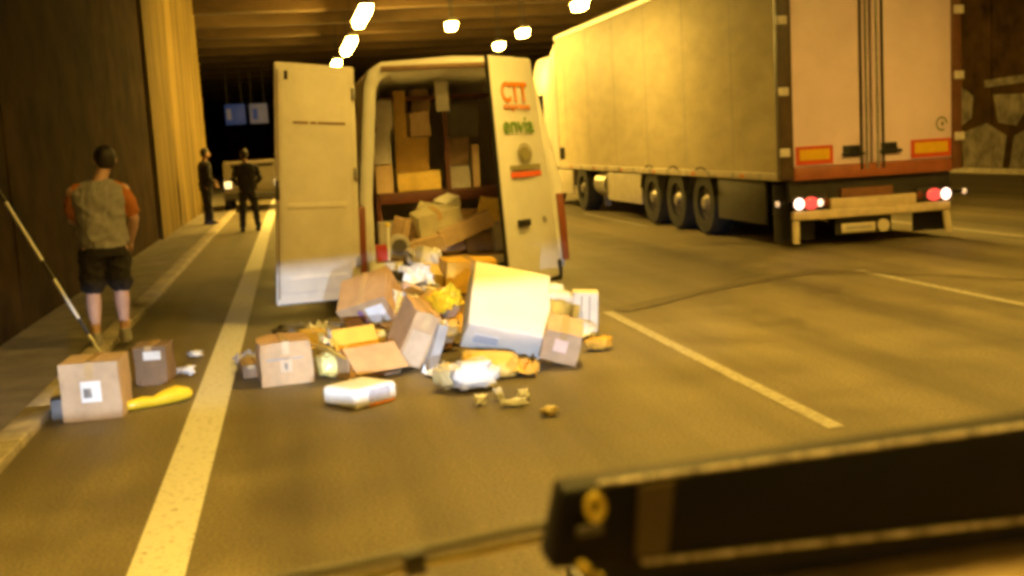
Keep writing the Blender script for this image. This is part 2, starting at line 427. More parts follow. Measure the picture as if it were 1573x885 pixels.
obj("cargo_floor", MB().b2(-.9, .9, .01, 4.18, .49, .515), M_CARDD, van)
# cab with bonnet
cabp = [(5.002, .33), (5.002, 2.42), (5.5, 2.40), (6.35, 1.45), (7.1, 1.15), (7.2, .85), (7.15, .33)]
cb = MB().rings([[(-1.0 * (1 if z < 1.3 else .84), y, z) for y, z in cabp], [(1.0 * (1 if z < 1.3 else .84), y, z) for y, z in cabp]])
cab_o = obj("cab", cb, M_WHITE, van, bevel=.05)
for s in (-1, 1):
    obj("side_window", MB().add([(s * 1.005, 5.2, 1.3), (s * 1.005, 6.2, 1.3), (s * .85, 5.6, 2.15), (s * .85, 5.2, 2.15)], [(0, 1, 2, 3)]), M_GLASSD, cab_o)
for sx in (-1, 1):
    for yy in (1.15, 6.1):
        wl = obj("wheel", MB().wheel((0, 0, 0), .33, .22), M_RUB, van, loc=(sx * .90, yy, .33), smooth=True)
        obj("rim", MB().tube([(-.09, 0, 0), (.09, 0, 0)], .19, 16), M_STEEL, wl)
obj("rear_bumper", MB().b2(-.98, .98, -.10, -.004, .20, .42), M_DARK, van, bevel=.03)
obj("underbody", MB().b2(-.85, .85, .1, 6.9, .24, .325), M_CHASSIS, van)
obj("tail_light", MB().hexa([(1.0, -.05, .40), (1.07, -.05, .40), (1.07, .04, .40), (1.0, .04, .40)], [(.965, -.05, 1.08), (1.04, -.05, 1.08), (1.04, .04, 1.08), (.965, .04, 1.08)]), M_REDLENS, van, bevel=.012)
obj("tail_light", MB().hexa([(-1.07, -.05, .40), (-1.0, -.05, .40), (-1.0, .04, .40), (-1.07, .04, .40)], [(-1.04, -.05, 1.08), (-.97, -.05, 1.08), (-.97, .04, 1.08), (-1.04, .04, 1.08)]), M_REDLENS, van, bevel=.012)
obj("roof_gutter", MB().b2(-.72, .55, -.025, -.002, 2.385, 2.43), mat("brown_trim", (.22, .13, .07), .5, .1, 8), van, bevel=.008)
obj("door_hinge", MB().b2(1.045, 1.085, -.02, .05, 1.42, 1.54), M_CHASSIS, van, bevel=.01)
# left door, swung flat beside the van: inner lining faces back
ld = MB()
A = [(-1.90, -.36, .20), (-1.07, -.08, .18), (-1.07, -.03, .18), (-1.90, -.31, .20)]
B = [(-1.735, -.36, 2.50), (-.985, -.10, 2.43), (-.985, -.05, 2.43), (-1.735, -.31, 2.50)]
ldo = obj("rear_door", ld.hexa(A, B), M_WHITE_IN, van, bevel=.025)
tag(ldo, "cream inner side of the wide open left rear door")
def on_left(u, v, off=.004):
    a = Vector(A[0]).lerp(Vector(A[1]), u); b = Vector(B[0]).lerp(Vector(B[1]), u)
    p = a.lerp(b, v); nrm = (Vector(A[1]) - Vector(A[0])).cross(Vector(B[0]) - Vector(A[0])).normalized()
    return p + nrm * off
def strip(f, u0, u1, v0, v1, off=.004, th=.006):
    q = [(u0, v0), (u1, v0), (u1, v1), (u0, v1)]
    return MB().hexa([f(u, v, off - th) for u, v in q], [f(u, v, off) for u, v in q])
obj("lining_panel", strip(on_left, .07, .90, .05, .965, .008, .008), M_WHITE_IN, ldo, bevel=.004)
for u0, u1 in ((.22, .40), (.43, .50), (.52, .86)):
    obj("grab_slot", strip(on_left, u0, u1, .752, .762, .013, .004), mat("slot_brown", (.25, .16, .09), .6, .1, 8), ldo)
obj("latch", strip(on_left, .12, .16, .93, .965, .02, .02), M_CHASSIS, ldo, bevel=.004)
for v0 in (.14, .52, .86): obj("hinge", strip(on_left, .95, .998, v0, v0 + .05, .028, .028), M_STEEL, ldo, bevel=.005)
obj("door_seal", strip(on_left, .03, .045, .03, .97, .014, .012), mat("slot_brown", (.25, .16, .09)), ldo, bevel=.003)
obj("pressed_rib", strip(on_left, .14, .84, .40, .425, .014, .006), M_WHITE_IN, ldo, bevel=.003)
obj("pressed_rib", strip(on_left, .14, .84, .10, .12, .014, .006), M_WHITE_IN, ldo, bevel=.003)
obj("latch", strip(on_left, .0, .05, .44, .52, .02, .02), M_CHASSIS, ldo, bevel=.004)
# right door, ajar, outer face with lettering
C = [(.33, -.66, .24), (1.00, -.045, .24), (.965, -.005, .24), (.295, -.62, .24)]
D = [(.235, -.66, 2.45), (.775, -.045, 2.44), (.74, -.005, 2.44), (.20, -.62, 2.45)]
rdo = obj("rear_door", MB().hexa(C, D), M_WHITE, van, bevel=.03)
tag(rdo, "white right rear door standing ajar with orange and green lettering")
def on_right(u, v, off=.004):
    a = Vector(C[0]).lerp(Vector(C[1]), u); b = Vector(D[0]).lerp(Vector(D[1]), u)
    p = a.lerp(b, v); nrm = (Vector(C[1]) - Vector(C[0])).cross(Vector(D[0]) - Vector(C[0])).normalized()
    return p + nrm * off
def lettering(text, m, u0, v0, width, height, parent, f, bold=.012, name="lettering"):
    cu = bpy.data.curves.new(name, 'FONT'); cu.body = text; cu.size = 1; cu.extrude = .002; cu.offset = bold
    to = bpy.data.objects.new(name, cu); col.objects.link(to)
    dg = bpy.context.evaluated_depsgraph_get(); me = bpy.data.meshes.new_from_object(to.evaluated_get(dg)); bpy.data.objects.remove(to)
    xs = [v.co.x for v in me.vertices]; ys = [v.co.y for v in me.vertices]
    x0, x1, y0, y1 = min(xs), max(xs), min(ys), max(ys)
    for v in me.vertices:
        v.co = f(u0 + (v.co.x - x0) / (x1 - x0) * width, v0 + (v.co.y - y0) / (y1 - y0) * height, .004 + v.co.z)
    me.materials.clear(); me.materials.append(m)
    o = bpy.data.objects.new(name, me); col.objects.link(o); o.parent = parent
    return o
lettering("CTT", M_ORANGE, .20, .800, .58, .090, rdo, on_right, .03)
lettering("express", M_ORANGE, .22, .762, .58, .028, rdo, on_right)
lettering("envia", M_GREEN, .16, .665, .66, .070, rdo, on_right, .012)
em = MB()
for rr0, rr1 in ((.0, .75), (.85, 1.0)):
    vs = []; 
    for j in range(20):
        a = 2 * math.pi * j / 20
        for r_ in (rr0, rr1): vs.append(on_right(.55 + .15 * r_ * math.cos(a), .575 + .045 * r_ * math.sin(a), .006))
    em.add(vs, [(2 * j, 2 * j + 1, (2 * j + 3) % 40, (2 * j + 2) % 40) for j in range(20)])
obj("emblem", em, M_OLIVE, rdo)
obj("stripe", strip(on_right, .22, .84, .505, .525), M_OLIVE, rdo)
obj("stripe", strip(on_right, .22, .84, .472, .495), mat("red_orange_print", (.75, .13, .03), .5, .08, 20), rdo)
obj("door_handle", strip(on_right, .24, .46, .255, .285, .03, .03), M_DARK, rdo, bevel=.008)
obj("door_lock", strip(on_right, .74, .80, .262, .286, .012, .012), M_STEEL, rdo, bevel=.004)
obj("door_seal", strip(on_right, -.035, -.004, .0, 1.0, .0, .03), M_DARK, rdo)

# ------------------------------------------------------------------ parcels
def parcel(name, label, cat, xy, z0, size, rot, m, marks=(), tape=True, bevel=.008, group="parcels spilled from the van", crush=1.0):
    sx, sy, sz = size
    mt = Euler([R(k) for k in rot]).to_matrix()
    lo = min((mt @ Vector((a * sx / 2, b * sy / 2, c * sz))).z for a in (-1, 1) for b in (-1, 1) for c in (0, 1))
    t = thing(name, label, cat, (xy[0], xy[1], z0 - lo + .002), rot, group)
    cm = MB(); nn = 4; crush = .3 if bevel > .04 else crush; sd_ = random.uniform(0, 90); big = min(sx, sy, sz)
    def dent(p):
        q = Vector(p); k = mnoise.noise(q * 5 + Vector((sd_, 0, 0))); k2 = mnoise.noise(q * 11 + Vector((0, sd_, 3)))
        cv = Vector((q.x, q.y, q.z - sz / 2))
        edge = max(0, sum(abs(c) / h for c, h in zip(cv, (sx / 2, sy / 2, sz / 2))) - 2.0)
        return q - cv.normalized() * (max(0, k2) * .16 * big * edge * crush) + Vector((k, k2, -abs(k) * .6)) * .035 * big * crush
    for ax_ in range(3):
        for sg in (0, 1):
            vs = []
            for i in range(nn + 1):
                for j in range(nn + 1):
                    uv = [i / nn, j / nn]; uv.insert(ax_, sg)
                    vs.append(dent((-sx / 2 + uv[0] * sx, -sy / 2 + uv[1] * sy, uv[2] * sz)))
            cm.add(vs, [(i * (nn + 1) + j, i * (nn + 1) + j + 1, (i + 1) * (nn + 1) + j + 1, (i + 1) * (nn + 1) + j) for i in range(nn) for j in range(nn)])
    bm_ = bmesh.new(); vv = [bm_.verts.new(v) for v in cm.v]; [bm_.faces.new([vv[i] for i in f]) for f in cm.f]
    bmesh.ops.remove_doubles(bm_, verts=bm_.verts, dist=1e-5); bm_.verts.index_update()
    cm = MB(); cm.v = [v.co.copy() for v in bm_.verts]; cm.f = [tuple(v.index for v in f.verts) for f in bm_.faces]; bm_.free()
    obj("carton", cm, m, t, bevel=bevel if bevel > .012 else 0, smooth=bevel > .012, seg=3)
    if tape:
        obj("packing_tape", MB().b2(-.025, .025, -sy / 2 - .005, sy / 2 + .004, sz * .72, sz + .005), M_TAPE, t)
    for face, u, v, wu, wv, mm in marks:      # face: f (front -y), t (top), r (+x), l
        e = .006
        if face == 'f': b = MB().b2(-sx / 2 + u * sx, -sx / 2 + (u + wu) * sx, -sy / 2 - e, -sy / 2 + .001, v * sz, (v + wv) * sz)
        elif face == 't': b = MB().b2(-sx / 2 + u * sx, -sx / 2 + (u + wu) * sx, -sy / 2 + v * sy, -sy / 2 + (v + wv) * sy, sz - .001, sz + e)
        elif face == 'r': b = MB().b2(sx / 2 - .001, sx / 2 + e, -sy / 2 + u * sy, -sy / 2 + (u + wu) * sy, v * sz, (v + wv) * sz)
        else: b = MB().b2(-sx / 2 - e, -sx / 2 + .001, -sy / 2 + u * sy, -sy / 2 + (u + wu) * sy, v * sz, (v + wv) * sz)
        obj("address_label" if mm in (M_LABEL, M_PINK) else "printed_mark", b, mm, t)
    return t
def pouch(name, label, cat, xy, z0, size, rot, m, seed=0, group="parcels spilled from the van", amp=.34, sub=4, flat=1.0, marks=()):
    sx, sy, sz = size
    bm = bmesh.new(); bmesh.ops.create_icosphere(bm, subdivisions=sub, radius=1)
    mt = Euler([R(k) for k in rot]).to_matrix(); vs = []
    for v in bm.verts:
        p = v.co.copy(); d = mnoise.noise(p * 1.9 + Vector((seed, seed * 3, 1))) + .9 * (.35 - abs(mnoise.noise(p * 3.1 + Vector((seed * 2, 5, seed))))) + .5 * (.3 - abs(mnoise.noise(p * 7 + Vector((5, seed, 2)))))
        q = Vector([math.copysign(abs(c) ** .62, c) for c in p]); q *= 1 + amp * d
        v.co = mt @ Vector((q.x * sx / 2 / 1.15, q.y * sy / 2 / 1.15, q.z * sz / 2 / 1.15)); vs.append(v.co.z)
    lo = min(vs)
    for v in bm.verts: v.co.z -= lo
    me = bpy.data.meshes.new(name); bm.to_mesh(me); bm.free(); me.materials.append(m)
    for p in me.polygons: p.use_smooth = True
    if not marks:
        o = bpy.data.objects.new(name, me); col.objects.link(o); o.location = (xy[0], xy[1], z0 + .002)
        return tag(o, label, cat, group)
    t = thing(name, label, cat, (xy[0], xy[1], z0 + .002), (0, 0, 0), group)
    o = bpy.data.objects.new("bag_body", me); col.objects.link(o); o.parent = t
    for (c, d, rr, mm) in marks: obj("address_label", MB().box(c, d, rr), mm, t, bevel=.004)
    return t
P = parcel
# at the left, by the kerb
P("cardboard_box", "brown cardboard box with a white label by the kerb behind the walking man", "box", (-1.38, 7.80), 0, (.37, .37, .38), (0, 0, -3), M_CARD2, [('f', .34, .32, .34, .36, M_LABEL), ('f', .38, .40, .14, .16, M_INK)])
P("cardboard_box", "dark cardboard box with a pale label on top behind the white labelled kerb box", "box", (-1.13, 8.78), 0, (.25, .30, .29), (0, 0, -6), M_CARDD, [('f', .35, .66, .5, .22, M_LABEL)])
P("phone_box", "small dark carton against the left side of the labelled kerb box", "box", (-1.64, 7.83), 0, (.09, .16, .13), (0, 0, 12), M_DGREY, tape=False)
# yellow wrapped tube shape on the road
ym = MB(); ym.cap([(-.20, 0, .035), (-.11, 0, .042), (-.04, 0, .036), (.03, .005, .05), (.12, .01, .062), (.185, .01, .055)], [.035, .042, .036, .05, .060, .045], 14)
yo = obj("yellow_bag", ym, M_POLYY, None, smooth=True, loc=(-1.0, 7.88, .002), rot=(0, 0, 22))
tag(yo, "bright yellow twisted plastic bag lying beside the white edge line", "bag", "parcels spilled from the van")
# left cluster
P("cardboard_box", "square brown box at the left front of the spilled pile beside the white line", "box", (-.17, 8.40), 0, (.37, .44, .31), (0, 0, 6), M_CARD, [('f', .38, .30, .22, .34, M_CARD2), ('f', .46, .36, .06, .16, M_INK), ('f', .12, .60, .7, .03, M_INK)])
P("padded_parcel", "white padded parcel with a grey label lying alone in front of the pile", "parcel", (.32, 7.38), 0, (.36, .34, .13), (0, 0, 38), M_FOAM, [('f', .30, .25, .5, .65, mat("grey_label", (.50, .47, .50), .6, .1, 12)), ('f', .3, .03, .6, .14, mat("orange_strip", (.70, .27, .05), .6, .1, 12))], tape=False, bevel=.045)
pouch("yellow_pouch", "small shiny yellow pouch between the brown box and the torn carton", "pouch", (.15, 8.32), 0, (.17, .2, .19), (0, 0, 20), mat("shiny_yellow", (.85, .72, .25), .3, .08, 8, .2, 20), 3)
pouch("grey_pouch", "low grey crumpled pouch under the van's open left door", "pouch", (-.13, 10.2), 0, (.30, .25, .13), (0, 0, 10), M_DGREY, 5)
P("cardboard_box", "small yellow and white carton behind the square brown box", "box", (.06, 9.75), 0, (.18, .2, .14), (0, 0, 15), M_MAILER, [('f', .6, .2, .35, .7, M_LABEL)], tape=False)
P("cardboard_box", "tiny white carton beside the small yellow one in front of the van", "box", (.25, 9.80), 0, (.13, .14, .17), (0, 0, -12), M_FOAM, [('f', .2, .1, .5, .4, M_GREY)], tape=False)
P("cardboard_box", "small reddish brown carton at the foot of the pile left of the torn carton", "box", (.36, 9.15), 0, (.18, .2, .19), (0, 8, 25), mat("red_brown_card", (.42, .13, .05), .7, .1, 6), tape=False)
# torn open carton with flaps
t = thing("open_carton", "torn open carton with spread amber flaps in front of the pile", "box", (.42, 8.28, .002), (0, 0, 24), "parcels spilled from the van")
obj("carton", MB().b2(-.21, .21, -.13, .20, 0, .012), M_CARD, t)
obj("wall_panel", MB().b2(-.21, -.20, -.13, .20, .014, .17), M_CARD, t)
obj("wall_panel", MB().b2(-.198, .198, .19, .20, .014, .17), M_CARD, t)
obj("wall_panel", MB().b2(.20, .21, -.13, .20, .014, .15), M_CARDD, t)
obj("flap", MB().box((0, -.16, .145), (.42, .26, .008), (38, 0, 0)), M_CARD, t)
obj("flap", MB().box((-.27, .04, .21), (.19, .30, .008), (0, 38, 0)), M_CARD3, t)
obj("flap", MB().box((.06, .27, .24), (.36, .008, .16), (-25, 0, 0)), M_CARD3, t)
obj("flap", MB().box((.27, .03, .10), (.17, .26, .008), (0, 36, 0)), M_CARD, t)
# centre
P("cardboard_box", "tall brown box leaning over with its pale end towards the camera", "box", (.70, 8.45), 0, (.20, .40, .42), (12, 24, 12), M_CARD, [('f', .1, .04, .78, .62, M_CARD2)], bevel=.012)
P("cardboard_box", "thin grey carton standing against the leaning brown box", "box", (.86, 8.35), 0, (.07, .34, .34), (6, 18, 12), M_GREY, tape=False)
P("cardboard_box", "tilted box with orange lid and white and pink labels beside the van door", "box", (.64, 9.75), .04, (.44, .42, .33), (32, -16, -22), M_CARD, [('f', .05, .12, .3, .5, M_PINK), ('f', .52, .25, .36, .56, M_LABEL), ('f', .36, .3, .1, .5, mat("purple_print", (.30, .16, .30), .6, .1, 10))])
P("cardboard_box", "dark flat box under the tilted labelled box", "box", (.66, 9.95), 0, (.5, .4, .11), (0, 0, -10), M_CARDD)
P("cardboard_box", "bright amber box resting at the van's sill above the big white box", "box", (1.55, 10.62), .235, (.50, .34, .30), (4, 3, 6), M_CARD3, [('f', .55, .1, .3, .4, M_TAPE)])
P("cardboard_box", "brown carton lying under the bright amber box", "box", (1.55, 10.62), 0, (.5, .4, .23), (0, 0, -8), M_CARDD)
P("cardboard_box", "large white carton tipped on its edge, biggest of the spilled pile", "box", (1.47, 8.40), 0, (.60, .60, .30), (46, 15, -4), M_FOAM, [('f', .12, .35, .3, .3, mat("pale_blue_print", (.55, .60, .72), .6, .06, 10))], tape=False, bevel=.015)
P("cardboard_box", "brown box with a pink label tucked right of the big white carton", "box", (1.80, 8.0), 0, (.27, .26, .25), (20, 16, -12), M_CARD2, [('f', .30, .36, .36, .40, mat("pink_paper", (.86, .66, .58), .6, .06, 12))])
pouch("plastic_bag", "white crumpled plastic bag beside the van's right door", "bag", (2.10, 9.45), 0, (.32, .34, .42), (0, 10, 15), M_POLY, 11)
P("cardboard_box", "white ribbed carton standing at the right end of the pile", "box", (2.34, 9.32), 0, (.21, .24, .33), (0, 4, -12), M_FOAM, [('f', .30, .02, .06, .9, M_GREY), ('f', .62, .02, .06, .9, M_GREY)], tape=False)
P("cardboard_box", "pale olive carton between the white bag and the pink labelled box", "box", (1.98, 8.9), 0, (.20, .22, .18), (0, -6, 20), mat("olive_card", (.55, .50, .34), .7, .08, 6))
pouch("padded_envelope", "yellow padded envelope in front of the big white carton", "envelope", (1.28, 7.85), .0, (.44, .38, .14), (8, 6, -10), M_MAILER, 17, amp=.22)
pouch("plastic_bag", "white crumpled bag with a square label at the pile's front edge", "bag", (1.08, 7.45), 0, (.32, .28, .20), (0, 0, 10), M_POLY, 23, marks=[((.0, -.12, .13), (.17, .012, .14), (-24, 0, 4), M_LABEL)])
pouch("plastic_bag", "small ochre crumpled bag left of the square labelled white bag", "bag", (.90, 7.50), 0, (.12, .16, .17), (0, 0, 30), mat("ochre_wrap", (.60, .48, .22), .4, .1, 8, .3, 16), 29)
# heap up to the van's sill
HEAP = [
    ("cardboard_box", "grey carton leaning in the heap under the van's sill", (1.02, 10.35), .12, (.24, .3, .26), (10, 14, 30), M_GREY),
    ("cardboard_box", "pinkish white carton on top of the heap next to the tilted labelled box", (.93, 9.95), .22, (.26, .10, .14), (20, 26, 18), mat("pinkish_card", (.78, .62, .55), .6, .08, 8)),
    ("cardboard_box", "brown carton in the middle of the heap left of the big white carton", (1.18, 9.75), .05, (.32, .3, .24), (12, -14, 14), M_CARD),
    ("cardboard_box", "amber flat carton sliding down the heap beside the big white carton", (1.12, 9.25), .06, (.30, .34, .10), (34, -10, 8), M_CARD3),
    ("cardboard_box", "small brown carton at the heap's foot behind the leaning brown box", (.98, 9.0), 0, (.26, .24, .22), (0, 10, 35), M_CARD),
    ("cardboard_box", "dark brown carton deep in the heap behind the leaning brown box", (.78, 9.3), 0, (.34, .3, .2), (0, 0, 12), M_CARDD),
    ("cardboard_box", "long white slim carton pointing down from the heap to the road", (1.00, 8.62), .03, (.07, .36, .05), (38, 0, -28), M_FOAM),
    ("cardboard_box", "ochre carton jammed between the heap and the van floor", (1.2, 10.75), .22, (.30, .3, .22), (14, 6, -14), M_MAILER),
    ("cardboard_box", "plain brown carton on the ground under the van's sill", (1.08, 10.6), 0, (.44, .4, .2), (0, 0, 8), M_CARDD),
]
HEAP += [
    ("cardboard_box", "flat white mailing carton lying on the heap's left shoulder", (.80, 10.05), .36, (.2, .16, .05), (18, 30, 40), M_FOAM),
    ("cardboard_box", "small grey white carton below the van's sill beside the silvery bag", (1.16, 10.95), .44, (.13, .16, .2), (-6, 20, 20), M_POLY),
    ("cardboard_box", "slim amber carton standing on end in the heap's middle", (1.03, 9.55), .10, (.09, .2, .26), (10, 18, -20), M_CARD3),
    ("cardboard_box", "tiny pale carton on the heap beside the big white carton's left edge", (1.17, 9.2), .22, (.14, .12, .1), (24, -10, 30), M_CARD2),
    ("cardboard_box", "brown carton lid lying flat left of the torn open carton", (.30, 8.75), .0, (.36, .24, .03), (6, 0, -14), M_CARD),
    ("cardboard_box", "small ochre carton behind the torn open carton", (.50, 8.85), 0, (.22, .2, .2), (0, -12, 30), M_MAILER),
    ("cardboard_box", "narrow dark carton lying between the edge line and the square brown box", (-.44, 8.75), 0, (.12, .34, .09), (0, 0, 8), M_CARDD),
    ("cardboard_box", "brown carton half under the big white carton's right corner", (1.80, 8.75), 0, (.26, .3, .2), (0, 0, -20), M_CARD),
]
for nm, lab, xy, z0, sz, rt, m in HEAP: P(nm, lab, "box", xy, z0, sz, rt, m, tape=m in (M_CARD, M_CARDD))
pouch("plastic_bag", "cream crumpled wrapper on top of the heap below the van's sill", "bag", (1.10, 9.98), .26, (.20, .2, .13), (0, 20, 40), mat("cream_wrap", (.78, .68, .50), .35, .1, 8, .3, 15), 31)
pouch("plastic_bag", "pale pink wrapper in the heap left of the amber flat carton", "bag", (.92, 9.45), .20, (.22, .2, .15), (0, 0, 70), mat("pink_wrap", (.80, .60, .48), .35, .1, 8, .3, 15), 37)
pouch("plastic_bag", "silvery bag at the van's sill left of the bright amber box", "bag", (1.28, 11.0), .40, (.16, .2, .24), (0, 10, 0), M_POLY, 41)
pouch("plastic_bag", "yellowish crumpled bag at the heap's front beside the slim white carton", "bag", (1.12, 8.95), .10, (.22, .2, .14), (0, 0, 20), mat("amber_wrap", (.66, .42, .10), .4, .1, 8, .3, 16), 43)
def sheet_paper(label, xy, z0, size, rot, m, seed):
    n_ = 8; bm = MB(); vs = []
    for i in range(n_ + 1):
        for j in range(n_ + 1):
            u, v = i / n_ - .5, j / n_ - .5
            k = abs(mnoise.noise(Vector((u * 4 + seed, v * 4, seed)))) + .5 * abs(mnoise.noise(Vector((u * 9, v * 9 + seed, 2))))
            vs.append((u * size[0], v * size[1], k * size[0] * .55))
    mt = Euler([R(q) for q in rot]).to_matrix(); vs = [mt @ Vector(v) for v in vs]; lo = min(v.z for v in vs)
    bm.add(vs, [(i * (n_ + 1) + j, i * (n_ + 1) + j + 1, (i + 1) * (n_ + 1) + j + 1, (i + 1) * (n_ + 1) + j) for i in range(n_) for j in range(n_)])
    o = obj("wrapping_sheet", bm, m, None, loc=(xy[0], xy[1], z0 - lo + .003))
    so = o.modifiers.new("thickness", 'SOLIDIFY'); so.thickness = .002
    return tag(o, label, "wrapping", "torn wrapping among the parcels")
for a in (
    ("torn white sheet draped over the heap below the van's sill", (1.00, 10.05), .40, (.30, .24), (30, 10, 20), M_POLY, 1),
    ("torn yellow sheet hanging on the heap left of the big white carton", (1.14, 9.15), .26, (.26, .22), (40, -20, 10), M_POLYY, 2),
    ("white torn wrapping between the square brown box and the torn carton", (.24, 8.95), .06, (.26, .2), (20, 10, 60), M_POLY, 3),
    ("crumpled white sheet on the road between the padded parcel and the leaning brown box", (.92, 8.0), .0, (.20, .16), (10, 0, 35), M_LABEL, 4),
    ("flat torn card on the road under the yellow padded envelope", (1.42, 7.75), .0, (.34, .22), (0, 0, -20), M_CARD3, 5),
    ("white torn wrapping at the right end beside the ribbed white carton", (2.18, 8.95), .0, (.3, .24), (16, 0, 40), M_POLY, 6),
    ("pale torn wrapping below the van's left door", (.10, 10.25), .0, (.30, .2), (8, 0, 10), M_LABEL, 7),
    ("yellow torn wrapping on top of the leaning brown box", (.80, 8.75), .30, (.22, .2), (36, 20, 0), M_MAILER, 8),
    ("white torn wrapping sticking out between the tilted box and the heap", (.84, 9.55), .26, (.22, .18), (50, 10, -30), M_POLY, 9),
    ("grey torn wrapping left of the square brown box by the edge line", (-.46, 9.2), .0, (.22, .18), (6, 0, 15), M_GREY, 10),
): sheet_paper(*a)
# loose scraps
for lab, xy, sz, m, sd in (
    ("orange brown scrap of packaging right of the pile near the lane dash", (2.22, 8.38), (.17, .15, .09), M_CARD3, 51),
    ("round white paper scrap in front of the white labelled bag", (1.05, 6.95), (.07, .08, .06), M_POLY, 52),
    ("white curled paper strip in front of the yellow padded envelope", (1.24, 6.83), (.15, .07, .04), M_POLY, 53),
    ("small upright white scrap beside the curled paper strip", (1.17, 7.0), (.05, .06, .07), M_POLY, 54),
    ("tiny white scrap at the right tip of the curled strip", (1.33, 6.98), (.06, .07, .06), M_POLY, 58),
    ("ochre paper scrap alone on the road right of the curled strip", (1.40, 6.52), (.10, .09, .04), mat("ochre_wrap", (.6, .48, .22)), 55),
    ("white scrap near the edge line, farther from the camera", (-.91, 9.7), (.09, .10, .05), M_POLY, 56),
    ("white scrap near the edge line, nearer the yellow bag", (-.89, 8.85), (.08, .09, .06), M_POLY, 57),
    ("thin grey scrap left of the scrap nearer the yellow bag", (-.97, 8.95), (.04, .05, .05), M_GREY, 59),
):
    pouch("paper_scrap", lab, "scrap", xy, .002, sz, (0, 0, sd * 17), m, sd, sub=3, amp=.8, group="scraps of packaging on the road")

# ------------------------------------------------------------------ inside the van
sh_t = thing("shelving_unit", "dark red metal shelving inside the open van", "shelf", (1.65, 12.6, .515))
for z in (.52,):
    obj("shelf_board", MB().b2(-.74, .62, -.36, .36, z, z + .12), M_SHELF, sh_t, bevel=.006)
obj("upper_board", MB().b2(-.66, .55, -.10, .36, 1.62, 1.66), M_SHELF, sh_t)
for x, yy in ((-.0, -.38), (-.76, -.30), (.64, -.30), (-.76, .34), (.64, .34)):
    obj("upright", MB().b2(x - .022, x + .022, yy, yy + .04, 0, 1.66 if x else 1.62), M_SHELF, sh_t)
ps = obj("paper_sheet", MB().b2(-.07, .07, -.003, .003, 0, .31), M_LABEL, None, loc=(1.63, 12.20, 1.99))
tag(ps, "white paper sheet taped high inside the van", "paper")
ZB = .515 + .52 + .12
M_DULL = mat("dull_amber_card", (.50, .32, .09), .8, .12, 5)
IN = [   # label, cx, cy, z0, size, material
    ("grey wrapped parcel topmost at the left inside the van", .99, 12.42, 1.80, (.18, .3, .34), M_GREY),
    ("grey parcel second from the top at the left inside the van", .97, 12.42, 1.46, (.18, .3, .338), M_GREY),
    ("pale carton lowest of the left stack on the van shelf", .97, 12.42, ZB, (.18, .3, .30), M_CARD2),
    ("pale flat carton under the amber boxes on the van shelf", 1.36, 12.48, ZB, (.46, .34, .2), M_MAILER),
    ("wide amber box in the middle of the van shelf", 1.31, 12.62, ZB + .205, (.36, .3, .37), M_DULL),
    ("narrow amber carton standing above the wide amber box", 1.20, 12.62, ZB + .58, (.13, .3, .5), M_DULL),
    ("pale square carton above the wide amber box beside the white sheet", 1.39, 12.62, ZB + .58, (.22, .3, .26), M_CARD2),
    ("dark carton above the pale square carton inside the van", 1.43, 12.66, ZB + .845, (.2, .26, .24), M_CARDD),
    ("dull olive carton on the right half of the van shelf", 1.80, 12.55, ZB, (.24, .36, .24), M_GREY),
    ("slim pale carton standing at the right end of the van shelf", 1.985, 12.50, ZB, (.075, .3, .46), M_CARD2),
    ("dim brown carton upon the olive carton inside the van", 1.80, 12.58, ZB + .243, (.24, .34, .3), M_CARDD),
    ("dark wide carton high at the right inside the van", 1.9, 12.75, ZB + .55, (.34, .3, .42), M_DGREY),
    ("grey carton at the left under the van shelf", .96, 12.1, .52, (.22, .34, .34), M_GREY),
    ("olive carton in the middle under the van shelf", 1.25, 12.15, .52, (.24, .34, .36), mat("olive_card", (.55, .5, .34))),
    ("pale carton in shadow under the van shelf's right half", 1.70, 12.4, .52, (.5, .4, .4), M_CARD),
]
for lab, cx_, cy_, z0, sz, m in IN:
    P("cardboard_box", lab, "box", (cx_, cy_), z0, sz, (random.uniform(-1, 1), random.uniform(-2, 2), random.uniform(-9, 9)), m, tape=False, group="parcels inside the van", bevel=.006, crush=1.4)
P("cardboard_box", "large pale slab shaped carton sliding out of the van, higher one", "box", (1.46, 11.72), .62, (.46, .34, .30), (8, -12, 6), mat("olive_card", (.55, .5, .34)), group="parcels inside the van")
P("cardboard_box", "long pale carton slanting across the right of the van opening", "box", (1.72, 11.50), .60, (.56, .16, .17), (0, -20, 6), M_CARD2, tape=False, group="parcels inside the van")
P("cardboard_box", "pale carton lying on the van sill under the slab shaped carton", "box", (1.32, 11.50), .52, (.34, .3, .16), (4, -10, -10), M_CARD2, tape=False, group="parcels inside the van")
P("cardboard_box", "dim carton lying on the van floor right of the sill", "box", (1.86, 11.72), .52, (.4, .4, .2), (0, 0, 10), M_CARDD, tape=False, group="parcels inside the van")
for lab, xy, z0, sz, rt, m in (
    ("crumpled pale carton at the left of the van floor behind the reel", (1.10, 11.85), .52, (.3, .26, .32), (8, 14, 20), M_CARD2),
    ("olive tinted carton tilted in the middle of the van's lower opening", (1.36, 11.95), .60, (.36, .3, .34), (-10, 18, -12), mat("olive_card", (.55, .5, .34))),
    ("small white carton lying askew near the shelf bar inside the van", (1.58, 11.9), .92, (.2, .2, .12), (12, -18, 30), M_FOAM),
    ("dull cream carton at the right wall of the van's lower opening", (2.03, 11.95), .72, (.3, .3, .3), (0, 10, -14), M_MAILER),
    ("grey carton wedged upright right of the slanting pale carton", (2.06, 11.6), .52, (.18, .2, .28), (0, -8, 10), M_GREY),
    ("flat pale carton leaning on the slab carton inside the van", (1.56, 11.62), .50, (.30, .22, .06), (40, -10, 14), M_CARD2),
):
    P("cardboard_box", lab, "box", xy, z0, sz, rt, m, tape=False, group="parcels inside the van", crush=1.6)
